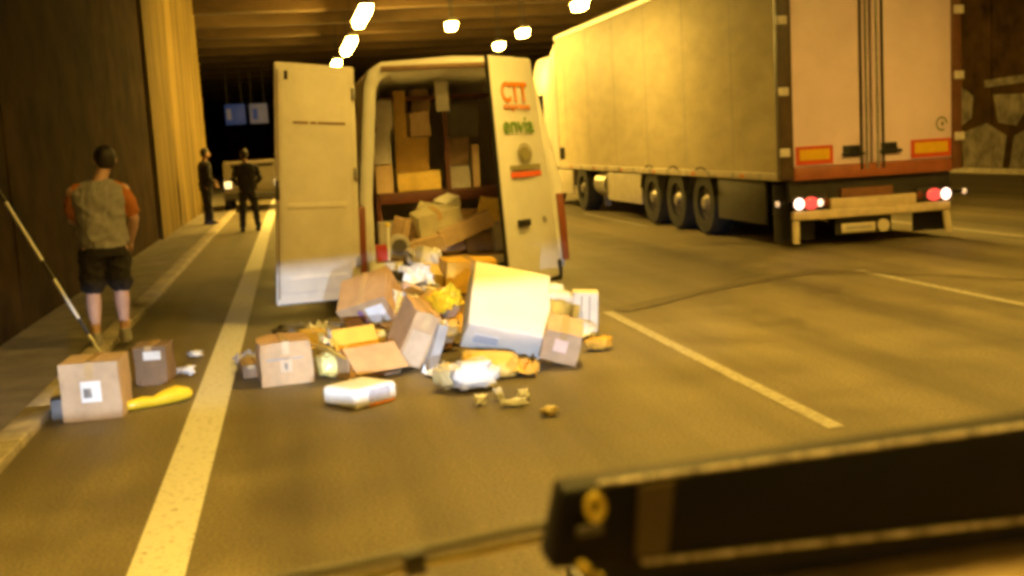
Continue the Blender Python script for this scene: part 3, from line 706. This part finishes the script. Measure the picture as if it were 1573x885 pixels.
pouch("plastic_bag", "pale crumpled bag hanging over the van's sill by the reel", "bag", (1.16, 11.30), .44, (.26, .2, .2), (0, 0, 20), M_GREY, 61, group="parcels inside the van")
# round hub thing, red object, white pole
t = thing("cable_reel", "grey round reel standing on the van's sill at the left", "reel", (.99, 11.45, .519), (0, 0, 12), "parcels inside the van")
obj("flange", MB().wheel((0, 0, .13), .125, .05, 'y'), M_GREY, t, smooth=True)
obj("hub", MB().tube([(0, -.05, .13), (0, .05, .13)], .075, 18), M_DGREY, t, smooth=True)
P("red_tool_case", "small red plastic case at the left corner of the van's sill", "case", (.82, 11.5), .52, (.12, .2, .15), (0, 0, 5), M_RED, tape=False, group="parcels inside the van")
t = thing("pole", "short pale pole standing beside the red case in the van", "pole", (.885, 11.40, .517), group="parcels inside the van")
obj("shaft", MB().tube([(0, 0, 0), (.01, .02, .34)], .014, 8), M_FOAM, t, smooth=True)
obj("knob", MB().ball((.01, .02, .36), .026), M_YSTICK, t, smooth=True)

# long pale pole with dark rings that leans from the kerb box to the wall
t = thing("pole", "long pale pole with dark bands slanting across the walking man to the left", "pole", (0, 0, 0))
p0, p1 = Vector((-1.585, 9.55, .02)), Vector((-2.69, 9.9, 2.22))
obj("shaft", MB().tube([p0, p1], .013, 10), M_FOAM, t, smooth=True)
for a, b in ((.12, .18), (.33, .40), (.62, .68), (.8, .83)):
    obj("dark_band", MB().tube([p0.lerp(p1, a), p0.lerp(p1, b)], .0145, 10), M_CHASSIS, t, smooth=True)

# ------------------------------------------------------------------ articulated truck
trk = thing("articulated_truck", "articulated truck with a tall pale box trailer and lit tail lights", "truck", (7.5, 13.95, 0))
X0, X1, L_, Zb, Zt = -1.27, 1.27, 12.4, .98, 3.95
body = obj("trailer_box", MB().b2(X0, X1, .10, L_, Zb, Zt), M_DIRTYW, trk, bevel=.02)
yy = .5
rr = obj("bottom_rail", MB().b2(X0 - .02, X1 + .02, .102, L_ - .01, Zb - .07, Zb + .03), mat("pale_rail", (.60, .52, .40), .4, .1, 6), trk, bevel=.008)
obj("top_rail", MB().b2(X0 - .015, X0 + .02, .102, L_ - .01, Zt - .10, Zt + .012), M_STEEL, trk, bevel=.008)
for i in range(6):
    obj("side_seam", MB().b2(X0 - .004, X0 + .002, 1.6 + i * 2.0, 1.615 + i * 2.0, Zb + .04, Zt - .11), M_GREY, trk)
# rear frame and doors
for i in range(6): obj("side_marker", MB().b2(X0 - .03, X0 - .019, 1.2 + i * 2.0, 1.32 + i * 2.0, Zb - .05, Zb + .0), M_ORANGE, trk, bevel=.004)
for i in range(12): obj("tie_hook", MB().b2(X0 - .028, X0 - .019, .6 + i * .97, .68 + i * .97, Zb - .065, Zb + .02), M_STEEL, trk)
obj("rear_frame", MB().b2(X0 - .02, X0 + .16, -.06, .098, .92, Zt), mat("dark_frame", (.085, .05, .025), .5, .15, 6), trk, bevel=.015)
obj("rear_frame", MB().b2(X1 - .12, X1 + .02, -.06, .098, .92, Zt), M_BROWNFR, trk, bevel=.015)
obj("rear_sill", MB().b2(X0 + .162, X1 - .122, -.06, .098, .90, 1.07), M_REDBAND, trk, bevel=.012)
obj("rear_header", MB().b2(X0 + .162, X1 - .122, -.06, .098, Zt - .14, Zt), M_BROWNFR, trk)
dl = obj("trailer_door", MB().b2(X0 + .163, -.025, -.04, .098, 1.075, Zt - .145), M_DOORW, trk, bevel=.012)
dr = obj("trailer_door", MB().b2(.015, X1 - .123, -.04, .098, 1.075, Zt - .145), M_DOORW, trk, bevel=.012)
obj("door_gap", MB().b2(-.024, .014, .0, .09, 1.08, Zt - .15), M_DARK, trk)
for d, x in ((dl, -.16), (dl, -.085), (dr, .07), (dr, .145)):
    obj("locking_bar", MB().tube([(x, -.065, 1.0), (x, -.065, Zt - .02)], .017, 10), M_STEEL if abs(x) < .1 else M_CHASSIS, d, smooth=True)
for d, x0, x1, z in ((dl, -.44, -.13, 1.19), (dr, .10, .40, 1.20)):
    obj("door_handle", MB().b2(x0, x1, -.10, -.045, z, z + .035), M_DARK, d, bevel=.008)
    obj("handle_plate", MB().b2(x0 + .02, x1 - .05, -.055, -.041, z - .02, z + .13), M_DARK, d, bevel=.004)
for d, x0, x1, z in ((dl, -1.08, -.56, 1.10), (dr, .55, 1.13, 1.10)):
    rp = obj("reflector_plate", MB().b2(x0, x1, -.052, -.041, z, z + .24), M_RREF, d)
    obj("yellow_centre", MB().b2(x0 + .05, x1 - .05, -.056, -.053, z + .06, z + .20), M_YREF, rp)
lg = MB()
for a0, a1, r0, r1 in ((0, 300, .06, .085),):
    k = 20; vs = []
    for j in range(k + 1):
        a = R(a0 + (a1 - a0) * j / k)
        for r_ in (r0, r1): vs.append((1.0 + r_ * math.cos(a), -.043, 1.53 + r_ * 1.15 * math.sin(a)))
    lg.add(vs, [(2 * j, 2 * j + 1, 2 * j + 3, 2 * j + 2) for j in range(k)])
lg.add([(.99, -.043, 1.5), (1.03, -.043, 1.5), (1.03, -.043, 1.56), (.99, -.043, 1.56)], [(0, 1, 2, 3)])
obj("emblem", lg, M_OLIVE, dr)
for x, zs in ((X0 + .03, (1.22, 2.0, 2.9)), (X1 - .03, (1.3, 2.1, 2.95))):
    for z in zs: obj("hinge", MB().b2(x - .07, x + .07, -.09, -.062, z, z + .11), mat("pale_hinge", (.70, .62, .55), .4, .1, 10), trk, bevel=.01)
# chassis, lamps, bumper
obj("chassis_frame", MB().b2(-.55, .55, .12, L_ - 1, .62, .90), M_CHASSIS, trk)
obj("cross_member", MB().b2(-1.15, 1.15, .02, .12, .62, .89), M_CHASSIS, trk)
bp = obj("rear_bumper", MB().b2(-1.13, 1.12, -.05, .05, .38, .50), mat("cream_bumper", (.72, .56, .36), .45, .1, 6), trk, bevel=.015)
obj("bumper_plate", MB().b2(-.60, .62, -.045, .02, .502, .64), mat("cream_bumper", (.72, .56, .36)), trk, bevel=.01)
obj("lamp_panel", MB().b2(-.45, .28, -.05, .018, .642, .76), mat("brown_board", (.22, .09, .04), .6, .1, 8), trk)
for s in (-1, 1):
    lp = obj("lamp_cluster", MB().b2(s * .88 - .24, s * .88 + .24, -.04, .018, .505, .70), M_CHASSIS, trk, bevel=.015)
    obj("white_lens", MB().ball((s * 1.05, -.05, .60), (.07, .03, .075)), M_TAILHOT, lp, smooth=True)
    obj("red_lens", MB().ball((s * .88, -.045, .60), (.11, .025, .085)), M_TAILRED, lp, smooth=True)
    if s < 0: obj("white_lens", MB().ball((s * .755, -.05, .60), (.045, .02, .05)), mat("lit_small_lens", (.9, .7, .5), .3, .02, 5, emit=(1, .75, .5), estr=2), lp, smooth=True)
    obj("red_lens", MB().ball((s * .67, -.045, .60), (.05, .02, .06)), M_REDLENS, lp, smooth=True)
    mk = obj("marker_arm", MB().b2(s * 1.28 - .1, s * 1.28 + .06, -.03, .0, .60, .63), M_DARK, trk)
    obj("marker_lens", MB().ball((s * 1.34, -.02, .615), (.035, .03, .04)), mat("lit_side_marker", (.9, .7, .5), .3, .02, 5, emit=(1, .7, .45), estr=.5), mk, smooth=True)
    obj("mud_flap", MB().b2(s * 1.0 - .28, s * 1.0 + .28, .22, .24, .10, .85), M_DARK, trk)
    obj("reflector_rod", MB().tube([(s * 1.10 - s * .02, .0, .37), (s * 1.10 + .02, .0, .08)], .05, 10), mat("pale_reflector", (.75, .62, .42), .4, .08, 8), trk, smooth=True)
obj("number_plate", MB().b2(-.42, .06, .02, .04, .17, .29), mat("pale_plate", (.70, .60, .42), .5, .06, 8), trk, bevel=.006)
obj("plate_print", MB().b2(-.36, 0, .015, .019, .215, .25), M_GREY, trk)
obj("speed_disc", MB().tube([(.18, .045, .235), (.18, .02, .235)], .085, 20), mat("pale_plate", (.70, .60, .42)), trk)
obj("plate_bracket", MB().b2(-.5, .3, .045, .06, .15, .379), M_CHASSIS, trk)
# wheels and side equipment
M_RIM = mat("dark_rim", (.10, .085, .065), .7, .25, 12)  # darker tone for the truck rims
def truck_wheel(x, y, r=.50, wd=.36):
    wl = obj("wheel", MB().wheel((0, 0, 0), r, wd, n=28), M_RUB, trk, loc=(x, y, r), smooth=True)
    s = -1 if x < 0 else 1
    obj("rim", MB().tube([(s * wd * .32, 0, 0), (-s * wd * .4, 0, 0)], r * .56, 20), M_RIM, wl, smooth=True)
    obj("hub", MB().tube([(s * wd * .30, 0, 0), (s * wd * .52, 0, 0)], [r * .26, r * .16], 14), M_STEEL, wl, smooth=True)
    for k in range(8):
        a = k * math.pi / 4
        obj("wheel_nut", MB().box((s * wd * .345, r * .38 * math.cos(a), r * .38 * math.sin(a)), (.03, .035, .035)), M_CHASSIS, wl)
for y in (2.95, 4.25, 5.55):
    for x in (-1.07, 1.07): truck_wheel(x, y)
for x in (-1.07, 1.07): truck_wheel(x, 10.5)
for x in (-1.07, 1.07): truck_wheel(x, 13.9)
for s in (-1, 1):
    obj("side_skirt", MB().b2(s * 1.22 - .02, s * 1.22 + .02, .6, 2.35, .30, .905), M_CHASSIS, trk, bevel=.01)
    for y in (2.95, 4.25, 5.55):
        rs = [[(s * 1.09 + k * .20, y + r_ * math.cos(R(a)), .50 + r_ * math.sin(R(a))) for k, r_ in ((-1, .56), (1, .56), (1, .545), (-1, .545))] for a in range(15, 170, 15)]
        obj("mudguard", MB().rings(rs), M_DARK, trk)
    obj("side_guard", MB().b2(s * 1.24 - .02, s * 1.24 + .02, 6.15, 8.4, .33, .88), mat("pale_side_guard", (.62, .56, .46), .4, .08, 4), trk, bevel=.012)
    obj("side_guard", MB().b2(s * 1.24 - .02, s * 1.24 + .02, 11.3, 13.1, .33, .88), mat("pale_side_guard", (.62, .56, .46)), trk, bevel=.012)
    obj("fuel_tank", MB().tube([(s * .98, 8.75, .62), (s * .98, 9.55, .62)], .26, 20), M_STEEL, trk, smooth=True)
    obj("landing_leg", MB().b2(s * .9 - .06, s * .9 + .06, 9.65, 9.77, .12, .89), M_STEEL, trk)
# tractor
tc_ = MB().rings([[(x * 1.24, y, z) for x, z in ((-1, .45), (-1, 3.35), (-.92, 3.62), (.92, 3.62), (1, 3.35), (1, .45))] for y in (13.05, 14.9)] + [[(x * 1.2, 15.3, z) for x, z in ((-1, .45), (-1, 3.0), (-.92, 3.2), (.92, 3.2), (1, 3.0), (1, .45))]])
cabt = obj("cab", tc_, M_WHITE, trk, bevel=.05)
obj("side_deflector", MB().hexa([(-1.25, 12.55, .95), (-1.21, 12.55, .95), (-1.21, 13.04, .95), (-1.25, 13.04, .95)], [(-1.25, 12.55, 3.8), (-1.21, 12.55, 3.8), (-1.21, 13.04, 3.55), (-1.25, 13.04, 3.55)]), M_WHITE, cabt)
obj("side_window", MB().b2(-1.245, -1.241, 14.0, 14.8, 1.9, 2.7), M_GLASSD, cabt)

# ------------------------------------------------------------------ people
def finger_hand(mb, wrist, d, side, palm_n, L=.18, r=.009, curl=.5):
    """palm plus five tapered fingers; d: direction of the hand, side: towards the thumb, palm_n: where fingers curl to"""
    w_ = Vector(wrist); d = Vector(d).normalized(); s = Vector(side).normalized(); n = Vector(palm_n).normalized()
    mb.cap([w_, w_ + d * L * .25, w_ + d * L * .45], [.024, .033, .032], 10)
    mb.cap([w_ + d * L * .2 + s * .022, w_ + d * L * .45 + s * .028], [.017, .017], 8)
    mb.cap([w_ + d * L * .2 - s * .022, w_ + d * L * .45 - s * .028], [.017, .016], 8)
    for i, (off, ln) in enumerate(((.034, .40), (.012, .46), (-.012, .43), (-.033, .34))):
        b = w_ + d * L * .48 + s * off
        p1 = b + (d + n * curl * .35).normalized() * L * ln * .45
        p2 = p1 + (d + n * curl * 1.0).normalized() * L * ln * .33
        p3 = p2 + (d + n * curl * 1.9).normalized() * L * ln * .24
        mb.cap([b, p1, p2, p3], [r * 1.15, r * 1.05, r * .95, r * .8], 8)
    b = w_ + d * L * .16 + s * .034
    p1 = b + (d * .75 + s * .75 + n * .2).normalized() * .045; p2 = p1 + (d + s * .25 + n * .3).normalized() * .034
    mb.cap([b, p1, p2], [r * 1.5, r * 1.25, r * .95], 8)

def person(label, loc, rotz, skin, top_m, leg_m, pose, sleeve_m=None, shorts=True, shoe_m=None, group=None, voxel=.009, scale=1.0, vest=False):
    t = thing("person", label, "person", loc, (0, 0, rotz), group)
    t.scale = (scale * pose.get("broad", 1.0), scale * pose.get("broad", 1.0), scale)
    J = pose
    b = MB()
    # torso and neck
    lean = J.get('lean', 0.0)
    def ax(z): return (J.get('sway', 0) * max(0, z - .9), lean * max(0, z - .9))
    TS = [(.86, .155, .115), (.94, .168, .122), (1.04, .150, .108), (1.14, .158, .110), (1.26, .175, .118), (1.36, .185, .115), (1.42, .165, .098), (1.47, .10, .075)]
    b.loft([(ax(z)[0], ax(z)[1], z, rx, ry) for z, rx, ry in TS], 20, 2.3)
    hx, hy = J.get('head', (0.0, 0.03))
    nx, ny = ax(1.45)
    b.tube([(nx, ny, 1.42), (nx + hx * .5, ny + hy * .5, 1.52), (nx + hx * .8, ny + hy * .8, 1.58)], [.062, .054, .056], 12)
    hc = Vector((nx + hx, ny + hy + .012, 1.655))
    b.ball(hc + Vector((0, -.008, .015)), (.076, .096, .108), 18, 12)
    b.ball(hc + Vector((0, .030, -.055)), (.054, .062, .062), 14, 9)
    b.cap([hc + Vector((0, .088, .015)), hc + Vector((0, .108, -.022))], [.010, .015], 8)          # nose
    b.cap([hc + Vector((-.022, .088, -.055)), hc + Vector((.022, .088, -.055))], [.010, .010], 8)   # lips
    for s in (-1, 1):
        b.ball(hc + Vector((s * .078, -.004, 0)), (.014, .026, .036), 8, 6)                          # ears
        b.ball(hc + Vector((s * .030, .078, .018)), (.014, .010, .009), 8, 6)                       # eyes
    for s in (-1, 1):
        hip, knee, ank = (Vector(J[k + ('L' if s < 0 else 'R')]) for k in ('hip', 'knee', 'ank'))
        b.cap([hip, hip.lerp(knee, .35), hip.lerp(knee, .75), knee, knee.lerp(ank, .3), knee.lerp(ank, .7), ank], [.092, .085, .066, .056, .060, .044, .038], 14)
        toe = ank + Vector((J.get('toe', 0) * s * .3 * .1, .17, -.045))
        b.cap([ank + Vector((0, -.035, -.04)), ank + Vector((0, .06, -.05)), toe], [.042, .044, .034], 10)
        sh_, el, wr = (Vector(J[k + ('L' if s < 0 else 'R')]) for k in ('sh', 'el', 'wr'))
        b.cap([sh_, sh_.lerp(el, .5), el, el.lerp(wr, .35), wr], [.056, .048, .040, .041, .028], 12)
        d = (wr - el).normalized()
        finger_hand(b, wr, d, Vector((-s * .5, .8, .2)), Vector((-s, .3, 0)))
    fuse("body", b, skin, t, voxel, 5)
    # hair
    h = MB(); h.ball(hc + Vector((0, -.020, .030)), (.086, .098, .105), 18, 12)
    h.loft([(hc.x, hc.y - .055, hc.z - .075, .055, .04), (hc.x, hc.y - .05, hc.z - .02, .078, .06), (hc.x, hc.y - .04, hc.z + .04, .082, .07)], 14)
    fuse("hair", h, M_HAIR, t, .010, 3)
    # upper garment
    g = MB()
    TG = [(.88, .190, .150), (.95, .196, .152), (1.04, .186, .142), (1.14, .188, .140), (1.26, .205, .146), (1.36, .212, .140), (1.43, .185, .115), (1.48, .095, .085)]
    g.loft([(ax(z)[0], ax(z)[1], z, rx, ry) for z, rx, ry in TG], 22, 2.4)
    sl = MB()
    for s in (-1, 1):
        sh_, el, wr = (Vector(J[k + ('L' if s < 0 else 'R')]) for k in ('sh', 'el', 'wr'))
        if sleeve_m and vest:
            sl.cap([sh_ + Vector((-s * .04, 0, .01)), sh_.lerp(el, .35), sh_.lerp(el, .72)], [.072, .072, .070], 14)
        else:
            g.cap([sh_, sh_.lerp(el, .5), el, el.lerp(wr, .5), el.lerp(wr, .93)], [.078, .066, .058, .052, .044], 14)
    fuse("vest" if vest else "jacket", g, top_m, t, .011, 3, .035)
    if sl.v: fuse("sleeves", sl, sleeve_m, t, .011, 3, .022)
    # legs wear
    q = MB(); q.loft([(0, 0, .80, .175, .135), (0, 0, .90, .178, .135), (0, 0, 1.0, .170, .128)], 20, 2.3)
    for s in (-1, 1):
        hip, knee, ank = (Vector(J[k + ('L' if s < 0 else 'R')]) for k in ('hip', 'knee', 'ank'))
        if shorts: q.cap([hip, hip.lerp(knee, .5), hip.lerp(knee, .88)], [.105, .105, .100], 16)
        else: q.cap([hip, hip.lerp(knee, .5), knee, knee.lerp(ank, .5), knee.lerp(ank, .95)], [.104, .094, .078, .072, .066], 16)
    fuse("shorts" if shorts else "trousers", q, leg_m, t, .011, 3, .03)
    for s in (-1, 1):
        ank = Vector(J['ank' + ('L' if s < 0 else 'R')])
        f = MB(); f.loft([(ank.x, ank.y + .045, ank.z - .098, .048, .135), (ank.x, ank.y + .045, ank.z - .06, .050, .135), (ank.x, ank.y + .02, ank.z - .02, .046, .095), (ank.x, ank.y - .02, ank.z + .03, .043, .055)], 16, 2.5)
        fuse("shoe", f, shoe_m or M_DARK, t, .012, 2)
    return t
walkpose = dict(broad=1.12, lean=.06, sway=.0, head=(.085, .055),
    hipL=(-.095, 0, .88), kneeL=(-.115, .05, .50), ankL=(-.14, -.06, .10), hipR=(.095, 0, .88), kneeR=(.105, .07, .50), ankR=(.10, .05, .10),
    shL=(-.185, .03, 1.39), elL=(-.20, .17, 1.13), wrL=(-.06, .34, 1.10), shR=(.185, .03, 1.39), elR=(.255, .03, 1.11), wrR=(.225, .16, .90))
standA = dict(lean=.02, head=(.02, .03),
    hipL=(-.09, 0, .88), kneeL=(-.10, .02, .50), ankL=(-.10, 0, .10), hipR=(.09, 0, .88), kneeR=(.10, .02, .50), ankR=(.11, .03, .10),
    shL=(-.185, .02, 1.39), elL=(-.24, .02, 1.12), wrL=(-.16, .20, 1.02), shR=(.185, .02, 1.39), elR=(.25, .02, 1.11), wrR=(.20, .16, .95))
standB = dict(lean=.01, head=(-.01, .04),
    hipL=(-.09, 0, .88), kneeL=(-.14, .03, .50), ankL=(-.17, .0, .10), hipR=(.09, 0, .88), kneeR=(.13, .0, .50), ankR=(.16, -.02, .10),
    shL=(-.19, .02, 1.39), elL=(-.29, .0, 1.14), wrL=(-.19, .15, 1.03), shR=(.19, .02, 1.39), elR=(.29, .0, 1.14), wrR=(.20, .15, 1.02))
person("person in a grey vest with orange sleeves and black shorts walking away by the wall", (-1.68, 10.55, .045), 16, M_SKIN, M_VEST, M_BLACKC, walkpose, M_SLEEVE, True, M_SHOE, vest=True, scale=.985, voxel=.008)
person("person in dark clothes standing sideways by the yellow lit wall", (-2.05, 28.2, .045), -70, M_SKIN2, M_NAVY, M_NAVY, standA, None, False, M_DARK, group="people standing ahead of the van", voxel=.014, scale=1.02)
person("person in dark clothes standing legs apart beside the van's open door", (-.97, 25.4, 0), 10, M_SKIN2, M_BLACKC, M_BLACKC, standB, None, False, M_DARK, group="people standing ahead of the van", voxel=.014, scale=1.0)

# ------------------------------------------------------------------ vehicles ahead
car = thing("parked_car", "pale car stopped ahead between the two dark standing people", "car", (-1.15, 34.5, 0))
cp = [(0, .38), (-.02, .75), (.05, .98), (.35, 1.42), (.8, 1.48), (2.0, 1.44), (2.7, 1.0), (3.8, .88), (3.95, .6), (3.9, .35)]
cb = MB().rings([[(sx * k, y, z) for y, z in cp] for sx, k in ((-1, .80), (-1, .86), (1, .86), (1, .80))])
co = obj("body", cb, mat("cream_car_paint", (.10, .08, .05), .5, .05, 3), car, bevel=.05)
obj("rear_window", MB().add([(-.66, .085, 1.02), (.66, .085, 1.02), (.6, .32, 1.38), (-.6, .32, 1.38)], [(0, 1, 2, 3)]), M_GLASSD, car)
obj("rear_bumper", MB().b2(-.84, .84, -.09, .0, .36, .56), M_CHASSIS, car, bevel=.03)
for s in (-1, 1):
    obj("tail_light", MB().b2(s * .72 - .10, s * .72 + .10, -.05, .0, .70, .90), M_CARLAMP, car, bevel=.01)
    for yy in (.75, 3.2):
        wl = obj("wheel", MB().wheel((0, 0, 0), .31, .2), M_RUB, car, loc=(s * .78, yy, .31), smooth=True)
        obj("rim", MB().tube([(-.085, 0, 0), (.085, 0, 0)], .18, 14), M_STEEL, wl)
van2 = thing("box_van", "pale high roofed van far ahead, half hidden by the open van door", "van", (.45, 42, 0))
rp = []
for y in (0, 4.6):
    rp.append([(x, y, z) for x, z in ((-1.0, .35), (-1.0, 1.6), (-.95, 2.15), (-.75, 2.5), (-.45, 2.62), (.45, 2.62), (.75, 2.5), (.95, 2.15), (1.0, 1.6), (1.0, .35))])
obj("body", MB().rings(rp), M_WHITE, van2, bevel=.03)
obj("cab", MB().rings([[(x, y, z) for y, z in ((4.602, .35), (4.602, 2.3), (5.3, 1.5), (6.0, 1.2), (6.0, .35))] for x in (-.95, .95)]), M_WHITE, van2, bevel=.04)
for s in (-1, 1):
    obj("rear_window", MB().b2(s * .42 - .3, s * .42 + .3, -.006, -.002, 1.35, 1.95), M_GLASSD, van2)
    obj("tail_light", MB().b2(s * .9 - .07, s * .9 + .07, -.05, 0, .8, 1.2), M_TAILRED, van2)
    for yy in (.9, 5.0): obj("wheel", MB().wheel((0, 0, 0), .33, .22), M_RUB, van2, loc=(s * .86, yy, .33), smooth=True)
obj("rear_bumper", MB().b2(-.95, .95, -.1, -.004, .3, .5), M_DARK, van2, bevel=.02)

# ------------------------------------------------------------------ the vehicle we look out of
ego = thing("vehicle_front", "front of the viewer's vehicle with tan dashboard pad and wiper at the bottom edge", "vehicle", (0, 0, 0))
obj("dashboard", MB().rings([[(-.9, .60, 1.05), (-.9, .60, 1.195), (-.9, .97, 1.235), (-.9, 1.02, 1.18), (-.9, 1.02, 1.05)], [(1.0, .60, 1.05), (1.0, .60, 1.205), (1.0, .97, 1.262), (1.0, 1.02, 1.20), (1.0, 1.02, 1.05)]]), M_TAN, ego, bevel=.012)
obj("scuttle", MB().b2(-.9, 1.0, 1.03, 1.25, .95, 1.14), M_DASHB, ego, bevel=.02)
obj("bonnet", MB().rings([[(-.85, 1.26, .6), (-.85, 1.26, 1.05), (-.85, 1.75, .86), (-.85, 1.9, .6)], [(.9, 1.26, .6), (.9, 1.26, 1.05), (.9, 1.75, .86), (.9, 1.9, .6)]]), M_DARK, ego, bevel=.03)
wp = obj("wiper", MB().tube([(-.25, 1.02, 1.257), (.0, 1.03, 1.265), (.19, 1.035, 1.280), (.30, 1.035, 1.285)], .0045, 8), mat("wiper_rubber", (.05, .045, .02), .5, .1, 30), ego, smooth=True)
obj("wiper_arm", MB().tube([(-.25, 1.018, 1.244), (.0, 1.028, 1.252), (.19, 1.033, 1.268), (.30, 1.033, 1.274)], .0040, 8), mat("lit_wiper_metal", (.62, .55, .18), .3, .2, 30), wp, smooth=True)  # yellow lamplight on the metal arm put into its colour
obj("wiper_clip", MB().box((.083, 1.025, 1.264), (.020, .016, .022), (0, -5, 0)), M_DARK, wp, bevel=.002)
for s in (-1, 1):
    hl = obj("headlight", MB().tube([(s * .62, 1.82, .70), (s * .62, 1.93, .70)], .08, 18), M_STEEL, ego, smooth=True)
    ld_ = bpy.data.lights.new("headlight_beam", 'SPOT'); ld_.energy = 1600; ld_.color = (.60, .76, 1.0)
    ld_.spot_size = R(34); ld_.spot_blend = .3; ld_.shadow_soft_size = .002
    lo = bpy.data.objects.new("headlight_beam", ld_); col.objects.link(lo); lo.parent = ego
    lo.location = (s * .62, 1.96, .70); lo.rotation_euler = (R(90 - 3.5), 0, R(1 if s < 0 else -7))
    obj("beam_top_mask", MB().b2(s * .62 - .12, s * .62 + .12, 2.15, 2.17, .697, .79), M_DARK, hl, bevel=0)  # unseen plates, added to cut the beam to a low slot
    obj("beam_bottom_mask", MB().b2(s * .62 - .12, s * .62 + .12, 2.15, 2.17, .59, .675), M_DARK, hl, bevel=0)
    for q in (-1, 1): obj("beam_side_mask", MB().b2(s * .62 + q * .13 - .009, s * .62 + q * .13 + .009, 1.88, 2.17, .59, .79), M_DARK, hl)
# dark case on the dashboard
case = thing("dashboard_case", "long black plastic case with pale ribbed edges lying on the dashboard", "case", (.2, .90, 1.28))
sl_ = .105 / .43
def cz(x, z): return z + (x) * .012
cs = MB().hexa([(-.014, 0, .008), (.80, 0, -.010), (.80, .07, -.010), (-.014, .05, .008)], [(.003, .012, .074), (.80, .012, .091), (.80, .07, .091), (.003, .05, .074)])
co = obj("case_body", cs, M_DASHB, case, bevel=.005)
obj("base_strip", MB().hexa([(.03, .022, -.062), (.80, .022, -.062), (.80, .06, -.062), (.03, .045, -.062)], [(.03, .022, .007), (.80, .022, -.011), (.80, .06, -.011), (.03, .045, .007)]), M_RUB, case)
for k in range(17):
    x = .055 + k * .044
    obj("edge_rib", MB().box((x, .013, .0745 + x * .0213), (.0415, .006, .0035), (0, -1.2, 0)), M_TRIM, case, bevel=.0015)
    if k < 15: obj("edge_rib", MB().box((x + .03, -.004, .0085 - x * .019), (.0415, .006, .0035), (0, 1.1, 0)), M_TRIM, case, bevel=.001)
obj("plug", MB().rings([[(.027 + r_ * .009 * math.cos(a * math.pi / 8), y, .060 + r_ * .013 * math.sin(a * math.pi / 8)) for a in range(16)] for r_, y in ((1, .0), (1, -.004), (.45, -.004), (.45, .0))], cap=False), M_YSTICK, case)
obj("button", MB().box((.022, .001, .040), (.022, .006, .008), (0, -4, 0)), mat("dark_button", (.08, .07, .06), .4, .1, 20), case, bevel=.001)
obj("side_sticker", MB().hexa([(.060, -.004, .012), (.088, -.004, .012), (.088, .004, .012), (.060, .004, .012)], [(.068, .006, .070), (.100, .006, .072), (.100, .010, .072), (.068, .010, .070)]), mat("brown_sticker", (.085, .055, .012), .6, .1, 30), case)
for x, z in ((.016, .008), (.026, .000), (.012, .012)):
    obj("clip", MB().ball((x, -.004, z), .0045, 8, 6), M_YSTICK, case, smooth=True)
